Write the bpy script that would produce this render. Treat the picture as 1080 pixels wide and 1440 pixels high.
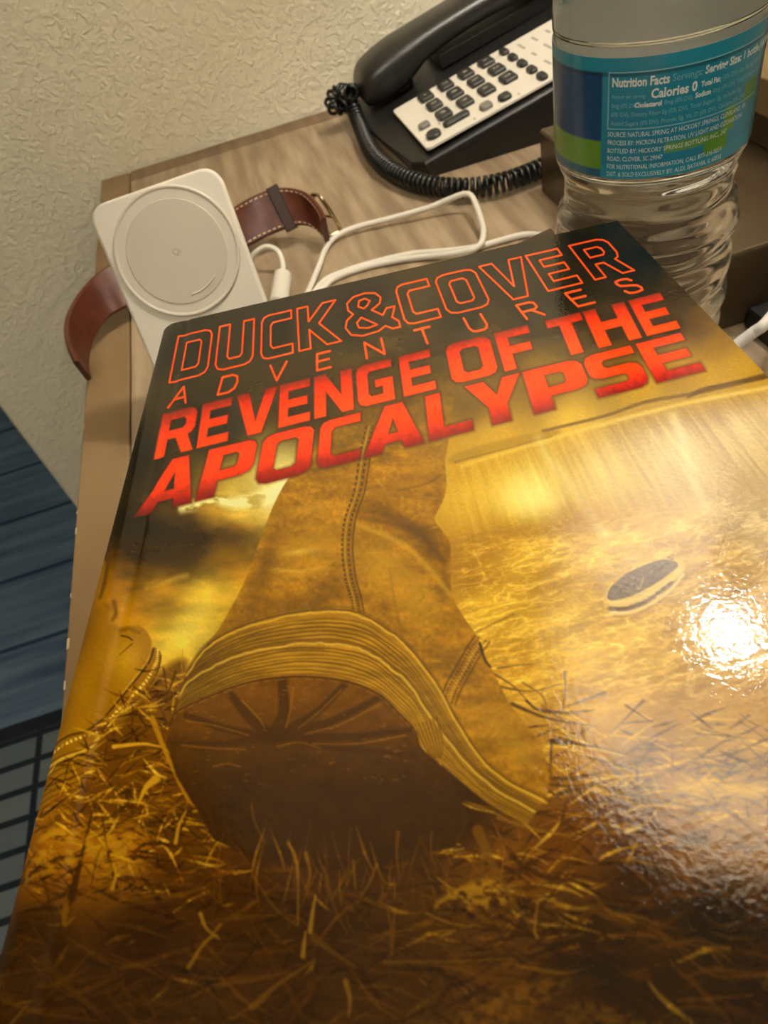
import bpy, bmesh, math, random
import numpy as np
from mathutils import Vector, Matrix

for o in list(bpy.data.objects):
    bpy.data.objects.remove(o, do_unlink=True)
S = bpy.context.scene
COL = S.collection

# ------------------------------------------------------------------ camera
TZ = 0.62                       # height of the table top above the floor
CAMH = 0.22                     # camera above the table top
F, CX, CY = 1000.0, 540.0, 720.0
R = np.array([[0.94902398, -0.31363081, 0.0314515],
              [-0.24737039, -0.67923211, 0.69097875],
              [-0.19534936, -0.66353557, -0.72219054]])
CAM = np.array([0, 0, TZ + CAMH])
cam = bpy.data.cameras.new('camera')
cam.sensor_fit = 'VERTICAL'
cam.sensor_height = 36.0
cam.lens = 36.0 * F / 1440.0
cam.clip_start = 0.01
cam.dof.use_dof = True
cam.dof.focus_distance = 0.18
cam.dof.aperture_fstop = 29.0
camo = bpy.data.objects.new('camera', cam)
COL.objects.link(camo)
m = Matrix.Identity(4)
for i in range(3):
    m[i][0] = R[i, 0]; m[i][1] = -R[i, 1]; m[i][2] = -R[i, 2]; m[i][3] = CAM[i]
camo.matrix_world = m
S.camera = camo

# ------------------------------------------------------------------ light and exposure
w = bpy.data.worlds.new('world'); S.world = w
w.use_nodes = True
w.node_tree.nodes['Background'].inputs[0].default_value = (1.0, 0.95, 0.86, 1)
w.node_tree.nodes['Background'].inputs[1].default_value = 0.1
S.view_settings.view_transform = 'Standard'
S.view_settings.look = 'None'
S.view_settings.gamma = 1.0
S.view_settings.use_curve_mapping = False
S.view_settings.exposure = 0.0
BULB = 420.0                    # emission of the lamp bulb
CEIL_FILL = 56.0                     # emission of the added ceiling fill light


# ------------------------------------------------------------------ helpers
def ray(x, y):
    return R @ np.array([(x - CX) / F, (y - CY) / F, 1.0])


def pz(x, y, z):
    """photo pixel -> point at height z above the table top"""
    r = ray(x, y)
    return CAM + r * ((TZ + z - CAM[2]) / r[2])


def lin(c):
    c = np.asarray(c, float) / 255.0
    return np.where(c <= 0.04045, c / 12.92, ((c + 0.055) / 1.055) ** 2.4)


def mat(name, rgb, rough=0.5, metal=0.0, spec=0.5, bump=None, vary=None, coat=0, coat_rough=0.05,
        trans=0.0, ior=1.45, emit=None, stretch=(1, 1, 1), aniso=0):
    """rgb in 0..255 sRGB; bump=(scale, strength, distance); vary=(scale, rgb2, detail)"""
    M = bpy.data.materials.new(name)
    M.use_nodes = True
    nt = M.node_tree
    b = nt.nodes['Principled BSDF']
    col = tuple(lin(rgb)) + (1,)
    b.inputs['Base Color'].default_value = col
    b.inputs['Roughness'].default_value = rough
    b.inputs['Metallic'].default_value = metal
    b.inputs['Specular IOR Level'].default_value = spec
    b.inputs['IOR'].default_value = ior
    b.inputs['Coat Weight'].default_value = coat
    b.inputs['Coat Roughness'].default_value = coat_rough
    b.inputs['Transmission Weight'].default_value = trans
    if emit:
        b.inputs['Emission Color'].default_value = tuple(lin(emit[0])) + (1,)
        b.inputs['Emission Strength'].default_value = emit[1]
    tc = None
    if bump or vary:
        tc = nt.nodes.new('ShaderNodeTexCoord')
        mp = nt.nodes.new('ShaderNodeMapping')
        mp.inputs['Scale'].default_value = stretch
        nt.links.new(tc.outputs['Object'], mp.inputs['Vector'])
    if vary:
        n = nt.nodes.new('ShaderNodeTexNoise')
        n.inputs['Scale'].default_value = vary[0]
        n.inputs['Detail'].default_value = vary[2] if len(vary) > 2 else 4
        nt.links.new(mp.outputs[0], n.inputs['Vector'])
        rp = nt.nodes.new('ShaderNodeValToRGB')
        rp.color_ramp.elements[0].position = 0.35
        rp.color_ramp.elements[1].position = 0.65
        rp.color_ramp.elements[0].color = col
        rp.color_ramp.elements[1].color = tuple(lin(vary[1])) + (1,)
        nt.links.new(n.outputs['Fac'], rp.inputs['Fac'])
        nt.links.new(rp.outputs['Color'], b.inputs['Base Color'])
    if bump:
        n = nt.nodes.new('ShaderNodeTexNoise')
        n.inputs['Scale'].default_value = bump[0]
        n.inputs['Detail'].default_value = 3
        nt.links.new(mp.outputs[0], n.inputs['Vector'])
        bp = nt.nodes.new('ShaderNodeBump')
        bp.inputs['Strength'].default_value = bump[1]
        bp.inputs['Distance'].default_value = bump[2]
        nt.links.new(n.outputs['Fac'], bp.inputs['Height'])
        nt.links.new(bp.outputs['Normal'], b.inputs['Normal'])
        if coat:
            nt.links.new(bp.outputs['Normal'], b.inputs['Coat Normal'])
    return M


def tag(o, label, cat, group=None, kind=None):
    if label: o['label'] = label
    if cat: o['category'] = cat
    if group: o['group'] = group
    if kind: o['kind'] = kind
    return o


def thing(name, label, cat, loc=(0, 0, 0), rz=0.0, group=None):
    o = bpy.data.objects.new(name, None)
    o.empty_display_size = 0.02
    o.location = loc
    o.rotation_euler = (0, 0, rz)
    COL.objects.link(o)
    return tag(o, label, cat, group)


def mesh(name, verts, faces, material=None, parent=None, smooth=False, local=False):
    """verts in world coordinates (converted to the parent's space) unless local"""
    me = bpy.data.meshes.new(name)
    v = np.asarray(verts, float)
    if parent is not None and not local:
        pm = parent_world(parent).inverted()
        a = np.array(pm)
        v = v @ a[:3, :3].T + a[:3, 3]
    me.from_pydata([tuple(p) for p in v], [], [tuple(int(i) for i in f) for f in faces])
    me.validate()
    o = bpy.data.objects.new(name, me)
    COL.objects.link(o)
    if material: me.materials.append(material)
    if parent is not None: o.parent = parent
    if smooth:
        me.polygons.foreach_set('use_smooth', [True] * len(me.polygons))
    return o


def parent_world(o):
    M = Matrix.LocRotScale(o.location, o.rotation_euler, o.scale)
    while o.parent is not None:
        o = o.parent
        M = Matrix.LocRotScale(o.location, o.rotation_euler, o.scale) @ M
    return M


def from_bm(name, bm, material, parent=None, smooth=False):
    bm.verts.index_update()
    v = [tuple(x.co) for x in bm.verts]
    f = [[q.index for q in p.verts] for p in bm.faces]
    bm.free()
    return mesh(name, v, f, material, parent, smooth)


def box(name, x0, x1, y0, y1, z0, z1, material, parent=None, bev=0.0, seg=2, M=None):
    bm = bmesh.new()
    bmesh.ops.create_cube(bm, size=1)
    for v in bm.verts:
        v.co = Vector(((x0 + x1) / 2 + v.co.x * (x1 - x0), (y0 + y1) / 2 + v.co.y * (y1 - y0),
                       (z0 + z1) / 2 + v.co.z * (z1 - z0)))
    if bev:
        bmesh.ops.bevel(bm, geom=bm.edges[:], offset=bev, segments=seg, affect='EDGES', profile=0.5)
    if M is not None:
        for v in bm.verts: v.co = M @ v.co
    return from_bm(name, bm, material, parent, smooth=False)


def lathe(name, prof, material, parent, cx, cy, n=48, closed=True, smooth=True, fn=None):
    """prof list of (r, z)"""
    V = []; Fc = []
    for (r, z) in prof:
        for k in range(n):
            a = 2 * math.pi * k / n
            rr = r if fn is None else r + fn(a, z)
            V.append((cx + rr * math.cos(a), cy + rr * math.sin(a), z))
    for i in range(len(prof) - 1):
        for k in range(n):
            k2 = (k + 1) % n
            Fc.append((i * n + k, i * n + k2, (i + 1) * n + k2, (i + 1) * n + k))
    if closed:
        Fc.append(tuple(range(n))[::-1])
        Fc.append(tuple((len(prof) - 1) * n + k for k in range(n)))
    return mesh(name, V, Fc, material, parent, smooth)


def spline(pts, n=12, closed=False):
    P = np.asarray(pts, float)
    out = []
    N = len(P)
    rng = range(N if closed else N - 1)
    for i in rng:
        p1, p2 = P[i], P[(i + 1) % N]
        p0 = P[i - 1] if (closed or i > 0) else 2 * p1 - p2
        p3 = P[(i + 2) % N] if (closed or i + 2 < N) else 2 * p2 - p1
        for t in np.linspace(0, 1, n, endpoint=False):
            out.append(0.5 * ((2 * p1) + (-p0 + p2) * t + (2 * p0 - 5 * p1 + 4 * p2 - p3) * t * t +
                              (-p0 + 3 * p1 - 3 * p2 + p3) * t ** 3))
    if not closed: out.append(P[-1])
    return np.array(out)


def frames(P):
    T = np.gradient(P, axis=0)
    T /= np.linalg.norm(T, axis=1)[:, None] + 1e-12
    up = np.array([0, 0, 1.0]) if abs(T[0][2]) < 0.9 else np.array([1.0, 0, 0])
    N = [np.cross(T[0], np.cross(up, T[0]))]
    N[0] /= np.linalg.norm(N[0])
    for i in range(1, len(P)):
        v = N[-1] - T[i] * (N[-1] @ T[i])
        N.append(v / (np.linalg.norm(v) + 1e-12))
    N = np.array(N)
    return T, N, np.cross(T, N)


def tube(name, pts, rad, material, parent=None, seg=10, n=10, raw=False):
    P = np.asarray(pts, float) if raw else spline(pts, n)
    T, N, B = frames(P)
    V = []; Fc = []
    for i, p in enumerate(P):
        r = rad if not callable(rad) else rad(i / (len(P) - 1))
        for k in range(seg):
            a = 2 * math.pi * k / seg
            V.append(p + r * (math.cos(a) * N[i] + math.sin(a) * B[i]))
    for i in range(len(P) - 1):
        for k in range(seg):
            k2 = (k + 1) % seg
            Fc.append((i * seg + k, i * seg + k2, (i + 1) * seg + k2, (i + 1) * seg + k))
    Fc.append(tuple(range(seg))[::-1]); Fc.append(tuple((len(P) - 1) * seg + k for k in range(seg)))
    return mesh(name, V, Fc, material, parent, True)


def ribbon(name, A, B, th, material, parent=None, n=10):
    """strap between two edge polylines A and B with thickness th"""
    A = spline(A, n); B = spline(B, n)
    V = []; Fc = []
    T = np.gradient((A + B) / 2, axis=0)
    for i in range(len(A)):
        wv = B[i] - A[i]
        nn = np.cross(T[i], wv); nn /= np.linalg.norm(nn)
        if i == 0 and nn[2] < 0: pass
        m_ = nn * th / 2
        wn = wv / np.linalg.norm(wv) * th * 0.35
        V += [A[i] + m_ + wn, B[i] + m_ - wn, B[i] + m_ * 0.3, B[i] - m_ * 0.3, B[i] - m_ - wn, A[i] - m_ + wn,
              A[i] - m_ * 0.3, A[i] + m_ * 0.3]
    k = 8
    for i in range(len(A) - 1):
        for j in range(k):
            j2 = (j + 1) % k
            Fc.append((i * k + j, i * k + j2, (i + 1) * k + j2, (i + 1) * k + j))
    Fc.append(tuple(range(k))[::-1]); Fc.append(tuple((len(A) - 1) * k + j for j in range(k)))
    return mesh(name, V, Fc, material, parent, False)


def text_mesh(txt, size, bold=0.0):
    cu = bpy.data.curves.new('t', 'FONT')
    cu.body = txt; cu.size = size; cu.offset = bold
    cu.resolution_u = 2
    o = bpy.data.objects.new('t', cu)
    COL.objects.link(o)
    dg = bpy.context.evaluated_depsgraph_get()
    me = bpy.data.meshes.new_from_object(o.evaluated_get(dg))
    V = np.array([tuple(v.co) for v in me.vertices]).reshape(-1, 3)
    Fc = [tuple(p.vertices) for p in me.polygons]
    bpy.data.objects.remove(o, do_unlink=True)
    bpy.data.meshes.remove(me)
    return V, Fc


def vcol_mat(name, rough, bump=None, coat=0, coat_rough=0.05, spec=0.5):
    M = mat(name, (128, 128, 128), rough, spec=spec, bump=bump, coat=coat, coat_rough=coat_rough)
    a = M.node_tree.nodes.new('ShaderNodeAttribute')
    a.attribute_name = 'print'
    M.node_tree.links.new(a.outputs['Color'], M.node_tree.nodes['Principled BSDF'].inputs['Base Color'])
    return M


def set_print(o, rgb_linear):
    at = o.data.color_attributes.new('print', 'FLOAT_COLOR', 'POINT')
    c = np.ones((len(o.data.vertices), 4), np.float32)
    c[:, :3] = rgb_linear
    at.data.foreach_set('color', c.ravel())


def rounded_rect(w, h, r, n=6):
    pts = []
    for cx, cy, a0 in ((w / 2 - r, h / 2 - r, 0), (-w / 2 + r, h / 2 - r, 90), (-w / 2 + r, -h / 2 + r, 180), (w / 2 - r, -h / 2 + r, 270)):
        for k in range(n + 1):
            a = math.radians(a0 + 90 * k / n)
            pts.append((cx + r * math.cos(a), cy + r * math.sin(a)))
    return pts


def prism(name, outline, levels, material, parent, M, smooth=False):
    """outline (x,y) loop; levels = [(scale_inset, z)], M maps local to world"""
    o2 = np.array(outline)
    n = len(o2)
    d = np.roll(o2, -1, 0) - np.roll(o2, 1, 0)
    nrm = np.stack([d[:, 1], -d[:, 0]], 1)
    nrm /= np.linalg.norm(nrm, axis=1)[:, None] + 1e-12
    V = []; Fc = []
    for ins, z in levels:
        for q in o2 - nrm * ins:
            V.append(M @ Vector((q[0], q[1], z)))
    for i in range(len(levels) - 1):
        for k in range(n):
            k2 = (k + 1) % n
            Fc.append((i * n + k, i * n + k2, (i + 1) * n + k2, (i + 1) * n + k))
    Fc.append(tuple(range(n))[::-1]); Fc.append(tuple((len(levels) - 1) * n + k for k in range(n)))
    return mesh(name, V, Fc, material, parent, smooth)


def basis(ex, ey, ez, o):
    M = Matrix.Identity(4)
    for i in range(3):
        M[i][0] = ex[i]; M[i][1] = ey[i]; M[i][2] = ez[i]; M[i][3] = o[i]
    return M


# ------------------------------------------------------------------ the room
def wall_material():
    M = mat('wall_paint', (238, 229, 203), 0.6, spec=0.3)
    nt = M.node_tree; b = nt.nodes['Principled BSDF']
    tc = nt.nodes.new('ShaderNodeTexCoord')
    n1 = nt.nodes.new('ShaderNodeTexNoise'); n1.inputs['Scale'].default_value = 190; n1.inputs['Detail'].default_value = 2.5
    n1.inputs['Distortion'].default_value = 0.6
    n2 = nt.nodes.new('ShaderNodeTexNoise'); n2.inputs['Scale'].default_value = 420; n2.inputs['Detail'].default_value = 2
    r1 = nt.nodes.new('ShaderNodeValToRGB'); r1.color_ramp.elements[0].position = 0.42; r1.color_ramp.elements[1].position = 0.66
    ad = nt.nodes.new('ShaderNodeMath'); ad.operation = 'MULTIPLY_ADD'; ad.inputs[1].default_value = 0.25
    bp = nt.nodes.new('ShaderNodeBump'); bp.inputs['Strength'].default_value = 0.52; bp.inputs['Distance'].default_value = 0.0017
    for n in (n1, n2): nt.links.new(tc.outputs['Object'], n.inputs['Vector'])
    nt.links.new(n1.outputs['Fac'], r1.inputs['Fac'])
    nt.links.new(n2.outputs['Fac'], ad.inputs[0]); nt.links.new(r1.outputs['Color'], ad.inputs[2])
    nt.links.new(ad.outputs[0], bp.inputs['Height']); nt.links.new(bp.outputs['Normal'], b.inputs['Normal'])
    return M


def carpet_material():
    M = mat('blue_carpet', (52, 78, 112), 0.95, spec=0.1)
    nt = M.node_tree; b = nt.nodes['Principled BSDF']
    tc = nt.nodes.new('ShaderNodeTexCoord')
    mp = nt.nodes.new('ShaderNodeMapping'); mp.inputs['Scale'].default_value = (2.2, 26, 1)
    nt.links.new(tc.outputs['Object'], mp.inputs['Vector'])
    n = nt.nodes.new('ShaderNodeTexNoise'); n.inputs['Scale'].default_value = 1.6; n.inputs['Detail'].default_value = 5
    nt.links.new(mp.outputs[0], n.inputs['Vector'])
    rp = nt.nodes.new('ShaderNodeValToRGB')
    rp.color_ramp.elements[0].position = 0.3; rp.color_ramp.elements[0].color = (*lin((80, 100, 126)), 1)
    rp.color_ramp.elements[1].position = 0.7; rp.color_ramp.elements[1].color = (*lin((122, 146, 172)), 1)
    nt.links.new(n.outputs['Fac'], rp.inputs['Fac'])
    br = nt.nodes.new('ShaderNodeTexBrick')
    br.inputs['Scale'].default_value = 1.0
    br.inputs['Brick Width'].default_value = 0.95; br.inputs['Row Height'].default_value = 0.155
    br.inputs['Mortar Size'].default_value = 0.006; br.inputs['Mortar Smooth'].default_value = 0.6
    br.inputs['Mortar'].default_value = (*lin((52, 70, 94)), 1)
    nt.links.new(tc.outputs['Object'], br.inputs['Vector'])
    nt.links.new(rp.outputs['Color'], br.inputs['Color1']); nt.links.new(rp.outputs['Color'], br.inputs['Color2'])
    nt.links.new(br.outputs['Color'], b.inputs['Base Color'])
    n3 = nt.nodes.new('ShaderNodeTexNoise'); n3.inputs['Scale'].default_value = 500
    bp = nt.nodes.new('ShaderNodeBump'); bp.inputs['Strength'].default_value = 0.6; bp.inputs['Distance'].default_value = 0.003
    nt.links.new(tc.outputs['Object'], n3.inputs['Vector']); nt.links.new(n3.outputs['Fac'], bp.inputs['Height'])
    nt.links.new(bp.outputs['Normal'], b.inputs['Normal'])
    return M


def rug_material():
    M = mat('grid_rug', (96, 106, 110), 0.95, spec=0.1)
    nt = M.node_tree; b = nt.nodes['Principled BSDF']
    tc = nt.nodes.new('ShaderNodeTexCoord')
    br = nt.nodes.new('ShaderNodeTexBrick')
    br.offset = 0.0
    br.inputs['Scale'].default_value = 1.0
    br.inputs['Brick Width'].default_value = 0.075; br.inputs['Row Height'].default_value = 0.04
    br.inputs['Mortar Size'].default_value = 0.0055; br.inputs['Mortar Smooth'].default_value = 0.3
    br.inputs['Color1'].default_value = (*lin((122, 134, 138)), 1)
    br.inputs['Color2'].default_value = (*lin((108, 120, 126)), 1)
    br.inputs['Mortar'].default_value = (*lin((44, 52, 60)), 1)
    nt.links.new(tc.outputs['Object'], br.inputs['Vector'])
    nt.links.new(br.outputs['Color'], b.inputs['Base Color'])
    return M


WALL = wall_material()
YW = 0.728                      # plane of the wall behind the table
XE = -0.346                     # where that wall ends
ZC = 2.45
trim = mat('trim_paint', (196, 184, 156), 0.5)


def struct(o):
    o['kind'] = 'structure'
    return o


struct(box('floor', -2.6, 2.4, -2.6, 2.6, -0.05, 0, carpet_material()))
struct(box('wall_back', XE, 2.4, YW, YW + 0.14, 0, ZC, WALL, bev=0.012, seg=3))
struct(box('wall_alcove', XE + 0.0, XE + 0.12, YW + 0.13, 2.6, 0, ZC, WALL))
struct(box('wall_far', -2.6, XE + 0.12, 2.6, 2.7, 0, ZC, WALL))
struct(box('wall_left', -2.7, -2.6, -2.6, 2.7, 0, ZC, WALL))
struct(box('wall_right', 2.4, 2.5, -2.6, YW + 0.14, 0, ZC, WALL))
struct(box('wall_front', -2.7, 2.5, -2.7, -2.6, 0, ZC, WALL))
struct(box('ceiling', -2.7, 2.5, -2.7, 2.7, ZC, ZC + 0.08, mat('ceiling_paint', (225, 216, 196), 0.8)))
struct(box('baseboard_back', XE - 0.008, 2.4, YW - 0.012, YW, 0, 0.09, trim, bev=0.004))

rug = box('rug', -1.5, -0.24, -0.9, 0.605, 0.0005, 0.006, rug_material(), None)
tag(rug, 'grey patterned rug with a dark grid lying on the blue carpet', 'rug')
box('border', -1.5, -0.24, 0.605, 0.628, 0.0005, 0.0065, mat('rug_border', (30, 38, 46), 0.95), rug)

# unseen ceiling fixture added as fill light, behind the viewer
cl = thing('ceiling_fill_light', 'unseen round white ceiling light added to fill the room', 'ceiling light', (-0.5, -1.1, ZC))
lathe('canopy', [(0.2, ZC - 0.001), (0.2, ZC - 0.03), (0.19, ZC - 0.035)], mat('fixture_metal', (190, 180, 165), 0.35, 0.8), cl, -0.5, -1.1)
lathe('diffuser', [(0.18, ZC - 0.036), (0.17, ZC - 0.07), (0.12, ZC - 0.1), (0.04, ZC - 0.112)],
      mat('fill_diffuser', (240, 230, 210), 0.5, emit=((255, 247, 230), CEIL_FILL)), cl, -0.5, -1.1)

# ------------------------------------------------------------------ the table
def wood(name, a, b, sc=9.0, st=(14, 1.4, 4), rough=0.45):
    return mat(name, a, rough, vary=(sc, b, 8), stretch=st, bump=(60, 0.12, 0.0006))


W_TOP = wood('wood_top', (130, 110, 86), (166, 145, 118))
W_BAND = wood('wood_band', (120, 95, 64), (140, 114, 80), sc=6, st=(3, 1.2, 3))
W_SIDE = wood('wood_side', (104, 82, 58), (128, 104, 76))
X0, X1, Y0 = -0.131, 0.62, 0.02
tb = thing('bedside_desk', 'brown wood-grain table with a banded edge standing against the beige wall', 'table', (0.2, 0.37, 0))
BW = 0.027
box('top_panel', X0 + BW + 0.0008, X1 - BW - 0.0008, Y0 + BW + 0.0008, YW - BW - 0.0008, TZ - 0.03, TZ, W_TOP, tb, bev=0.0006, seg=1)
box('edge_band', X0, X0 + BW, Y0, YW - 0.0015, TZ - 0.034, TZ, W_BAND, tb, bev=0.0012)
box('edge_band', X1 - BW, X1, Y0, YW - 0.0015, TZ - 0.034, TZ, W_BAND, tb, bev=0.0012)
box('edge_band', X0 + BW + 0.0004, X1 - BW - 0.0004, YW - BW, YW - 0.0015, TZ - 0.034, TZ, W_SIDE, tb, bev=0.0012)
box('edge_band', X0 + BW + 0.0004, X1 - BW - 0.0004, Y0, Y0 + BW, TZ - 0.034, TZ, W_BAND, tb, bev=0.0012)
box('side_panel', X0 + 0.004, X0 + 0.024, Y0 + 0.02, YW - 0.01, 0, TZ - 0.035, W_SIDE, tb)
box('side_panel', X1 - 0.024, X1 - 0.004, Y0 + 0.02, YW - 0.01, 0, TZ - 0.035, W_SIDE, tb)
box('back_panel', X0 + 0.025, X1 - 0.025, YW - 0.03, YW - 0.012, 0.02, TZ - 0.035, W_SIDE, tb)
for k in range(2):
    d = box('drawer', X0 + 0.027, X1 - 0.027, Y0 + 0.022, Y0 + 0.04, 0.06 + k * 0.26, 0.31 + k * 0.26, W_SIDE, tb, bev=0.002)
    box('handle', 0.17, 0.32, Y0 + 0.008, Y0 + 0.0215, 0.185 + k * 0.26, 0.197 + k * 0.26, mat('pull', (60, 55, 50), 0.3, 0.9), d, bev=0.002)
chipm = mat('chipped_edge', (176, 160, 130), 0.8)
for yy, s in ((0.196, 1.3), (0.176, 1.0), (0.262, 1.0), (0.275, .6), (0.345, 1.0), (0.36, .5), (0.222, .6)):
    box('chip', X0 + 0.0002, X0 + 0.0013 * s, yy - 0.0022 * s, yy + 0.0022 * s, TZ - 0.0012, TZ + 0.0001, chipm, tb, bev=0.0004)

# ------------------------------------------------------------------ bedside lamp
LX, LY = 0.300, 0.349
bronze = mat('brown_metal', (82, 68, 49), 0.27, 0.3, bump=(260, 0.03, 0.0004))
bronze2 = mat('brown_metal_upper', (132, 110, 76), 0.4, 0.3)
lamp = thing('table_lamp', 'table lamp on a square brown metal base beside the water bottle', 'lamp', (LX, LY, TZ))
box('base', 0.180, 0.420, 0.254, 0.4435, TZ + 0.0003, TZ + 0.04, bronze, lamp, bev=0.0018, seg=3)
box('foot', 0.2575, 0.3425, 0.331, 0.367, TZ + 0.0401, TZ + 0.06, bronze, lamp, bev=0.001)
box('plinth', 0.249, 0.351, 0.322, 0.376, TZ + 0.06, TZ + 0.0765, bronze2, lamp, bev=0.001)
box('column', 0.286, 0.314, 0.335, 0.363, TZ + 0.0765, TZ + 0.465, bronze, lamp, bev=0.002)
lathe('socket', [(0.012, TZ + 0.465), (0.018, TZ + 0.4655), (0.018, TZ + 0.512), (0.015, TZ + 0.519)], bronze2, lamp, LX, LY, 24)
bulb_prof = [(0.012, 0.482), (0.013, 0.500), (0.018, 0.522), (0.0235, 0.540), (0.0245, 0.552), (0.021, 0.566), (0.013, 0.576), (0.004, 0.579)]
lathe('bulb', [(r, TZ + z + 0.037) for r, z in bulb_prof], mat('lit_bulb', (255, 255, 255), 0.4, emit=((255, 248, 235), BULB)), lamp, LX, LY, 24)


def shade_material():
    M = bpy.data.materials.new('linen_shade'); M.use_nodes = True
    nt = M.node_tree; nt.nodes.clear()
    out = nt.nodes.new('ShaderNodeOutputMaterial'); mix = nt.nodes.new('ShaderNodeMixShader')
    d = nt.nodes.new('ShaderNodeBsdfDiffuse'); t = nt.nodes.new('ShaderNodeBsdfTranslucent')
    d.inputs[0].default_value = (0.80, 0.74, 0.64, 1); t.inputs[0].default_value = (0.82, 0.77, 0.66, 1)
    mix.inputs[0].default_value = 0.52
    nt.links.new(d.outputs[0], mix.inputs[1]); nt.links.new(t.outputs[0], mix.inputs[2]); nt.links.new(mix.outputs[0], out.inputs[0])
    return M


lathe('shade', [(0.155, TZ + 0.385), (0.14, TZ + 0.69)], shade_material(), lamp, LX, LY, 64, closed=False)
for zz, rr in ((0.385, 0.155), (0.69, 0.14)):
    tube('shade_ring', [(LX + rr * math.cos(a), LY + rr * math.sin(a), TZ + zz) for a in np.linspace(0, 2 * math.pi, 49)], 0.0018, bronze2, lamp, 8, raw=True)
for k in range(3):
    a = 2 * math.pi * k / 3 + 0.4
    tube('shade_spoke', [(LX + 0.018 * math.cos(a), LY + 0.018 * math.sin(a), TZ + 0.505), (LX + 0.08 * math.cos(a), LY + 0.08 * math.sin(a), TZ + 0.59),
                         (LX + 0.141 * math.cos(a), LY + 0.141 * math.sin(a), TZ + 0.685)], 0.0014, bronze2, lamp, 8)

# ------------------------------------------------------------------ telephone
black = mat('phone_black', (27, 26, 25), 0.42, spec=0.5, bump=(900, 0.05, 0.0002))
black2 = mat('handset_black', (30, 29, 27), 0.33, spec=0.55)
white_pl = mat('phone_faceplate', (226, 218, 204), 0.45)
keym = mat('phone_key', (46, 44, 41), 0.45)
keyg = mat('phone_key_grey', (120, 116, 108), 0.45)
inkw = mat('key_print', (220, 214, 200), 0.6)
inkg = mat('plate_print', (170, 164, 154), 0.6)
ph = thing('telephone', 'black corded telephone with a white keypad plate beside the lamp', 'telephone', (0.22, 0.61, TZ))
SL = 0.21


def ptop(x):
    return TZ + 0.0165 + SL * (x - 0.126)


def phone_body():
    bm = bmesh.new()
    loop = [(0.114, 0.528), (0.122, 0.5165), (0.335, 0.5165), (0.338, 0.52), (0.338, 0.708), (0.335, 0.712), (0.118, 0.712), (0.108, 0.703), (0.106, 0.63), (0.108, 0.60)]
    bot = [bm.verts.new((x + (0.004 if x < 0.13 else 0), y, TZ + 0.0004)) for x, y in loop]
    top = [bm.verts.new((x, y, ptop(x) - (0.004 if x < 0.125 else 0))) for x, y in loop]
    n = len(loop)
    bm.faces.new(bot[::-1]); tf = bm.faces.new(top)
    for i in range(n):
        bm.faces.new((bot[i], bot[(i + 1) % n], top[(i + 1) % n], top[i]))
    bmesh.ops.bevel(bm, geom=list(tf.edges), offset=0.0035, segments=3, affect='EDGES', profile=0.5)
    bmesh.ops.recalc_face_normals(bm, faces=bm.faces[:])
    return from_bm('base', bm, black, ph)


phone_body()
ang = math.atan(SL)
PM = basis((math.cos(ang), 0, math.sin(ang)), (0, 1, 0), (-math.sin(ang), 0, math.cos(ang)), (0.126, 0, TZ + 0.0168))


def PL(x, y, z=0.0):            # a point on the sloped face of the phone
    return ((x - 0.126) / math.cos(ang), y, z)


pl_out = [(q[0] + 0.1015, q[1] + 0.5698) for q in rounded_rect(0.201, 0.0955, 0.003, 4)]
prism('faceplate', pl_out, [(0, -0.0005), (0, 0.001), (0.0004, 0.0014)], white_pl, ph, PM)


def key(x, y, sx, sy, m_, txt=None, round_=0.0022, name='key'):
    lx, ly, _ = PL(x, y)
    out = [(q[0] + lx, q[1] + ly) for q in rounded_rect(sx, sy, min(round_, sx / 2.01, sy / 2.01), 4)]
    k = prism(name, out, [(0, 0.0012), (0, 0.0034), (0.0008, 0.0042)], m_, ph, PM)
    if txt:
        V, Fc = text_mesh(txt, 0.0062)
        c = (V.min(0) + V.max(0)) / 2
        P = [PM @ Vector((lx + (v[1] - c[1]), ly - (v[0] - c[0]), 0.00432)) for v in V]
        mesh('numeral', P, Fc, inkw, k)
    return k


rows = [(0.2045, '123'), (0.1873, '456'), (0.1701, '789'), (0.1529, '*0#')]
for x, t in rows:
    for y, c in zip((0.605, 0.5815, 0.558), t):
        key(x, y, 0.0112, 0.0158, keym, c)
for y in (0.6053, 0.5868, 0.568, 0.5495, 0.531):
    key(0.2198, y, 0.0062, 0.0118, keym, None, 0.0028)
key(0.1367, 0.5574, 0.0085, 0.0085, keyg, None, 0.002, 'message_lamp')
key(0.1372, 0.5355, 0.0108, 0.0135, keym, None, 0.0053)
key(0.1565, 0.5395, 0.0205, 0.0085, keym, None, 0.003)
key(0.1778, 0.5335, 0.0088, 0.0105, keyg, None, 0.003)
key(0.1914, 0.5315, 0.0088, 0.0105, keym, None, 0.003)
for i, x in enumerate((0.232, 0.243, 0.254, 0.266, 0.279)):
    for y in (0.6, 0.575, 0.55):
        lx, ly, _ = PL(x, y)
        prism('printed_line', [(q[0] + lx, q[1] + ly) for q in rounded_rect(0.0022, 0.015 - 0.003 * ((i + int(y * 40)) % 3), 0.0005, 2)],
              [(0, 0.00141), (0, 0.00148)], inkg, ph, PM)
for x, y in ((0.146, 0.549), (0.166, 0.5265), (0.2, 0.5265)):
    lx, ly, _ = PL(x, y)
    prism('printed_line', [(q[0] + lx, q[1] + ly) for q in rounded_rect(0.0014, 0.004, 0.0004, 2)], [(0, 0.00141), (0, 0.00148)], inkg, ph, PM)
# cradle trough under the handset
box('cradle', 0.182, 0.284, 0.649, 0.70, -0.001, 0.009, mat('cradle_black', (20, 19, 18), 0.5), ph, bev=0.0005,
    M=PM @ Matrix.Translation((-0.126, 0, 0)))

hs = thing('telephone_handset', 'black handset resting on the cradle of the telephone', 'handset', (0.22, 0.665, TZ + 0.04))


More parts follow.
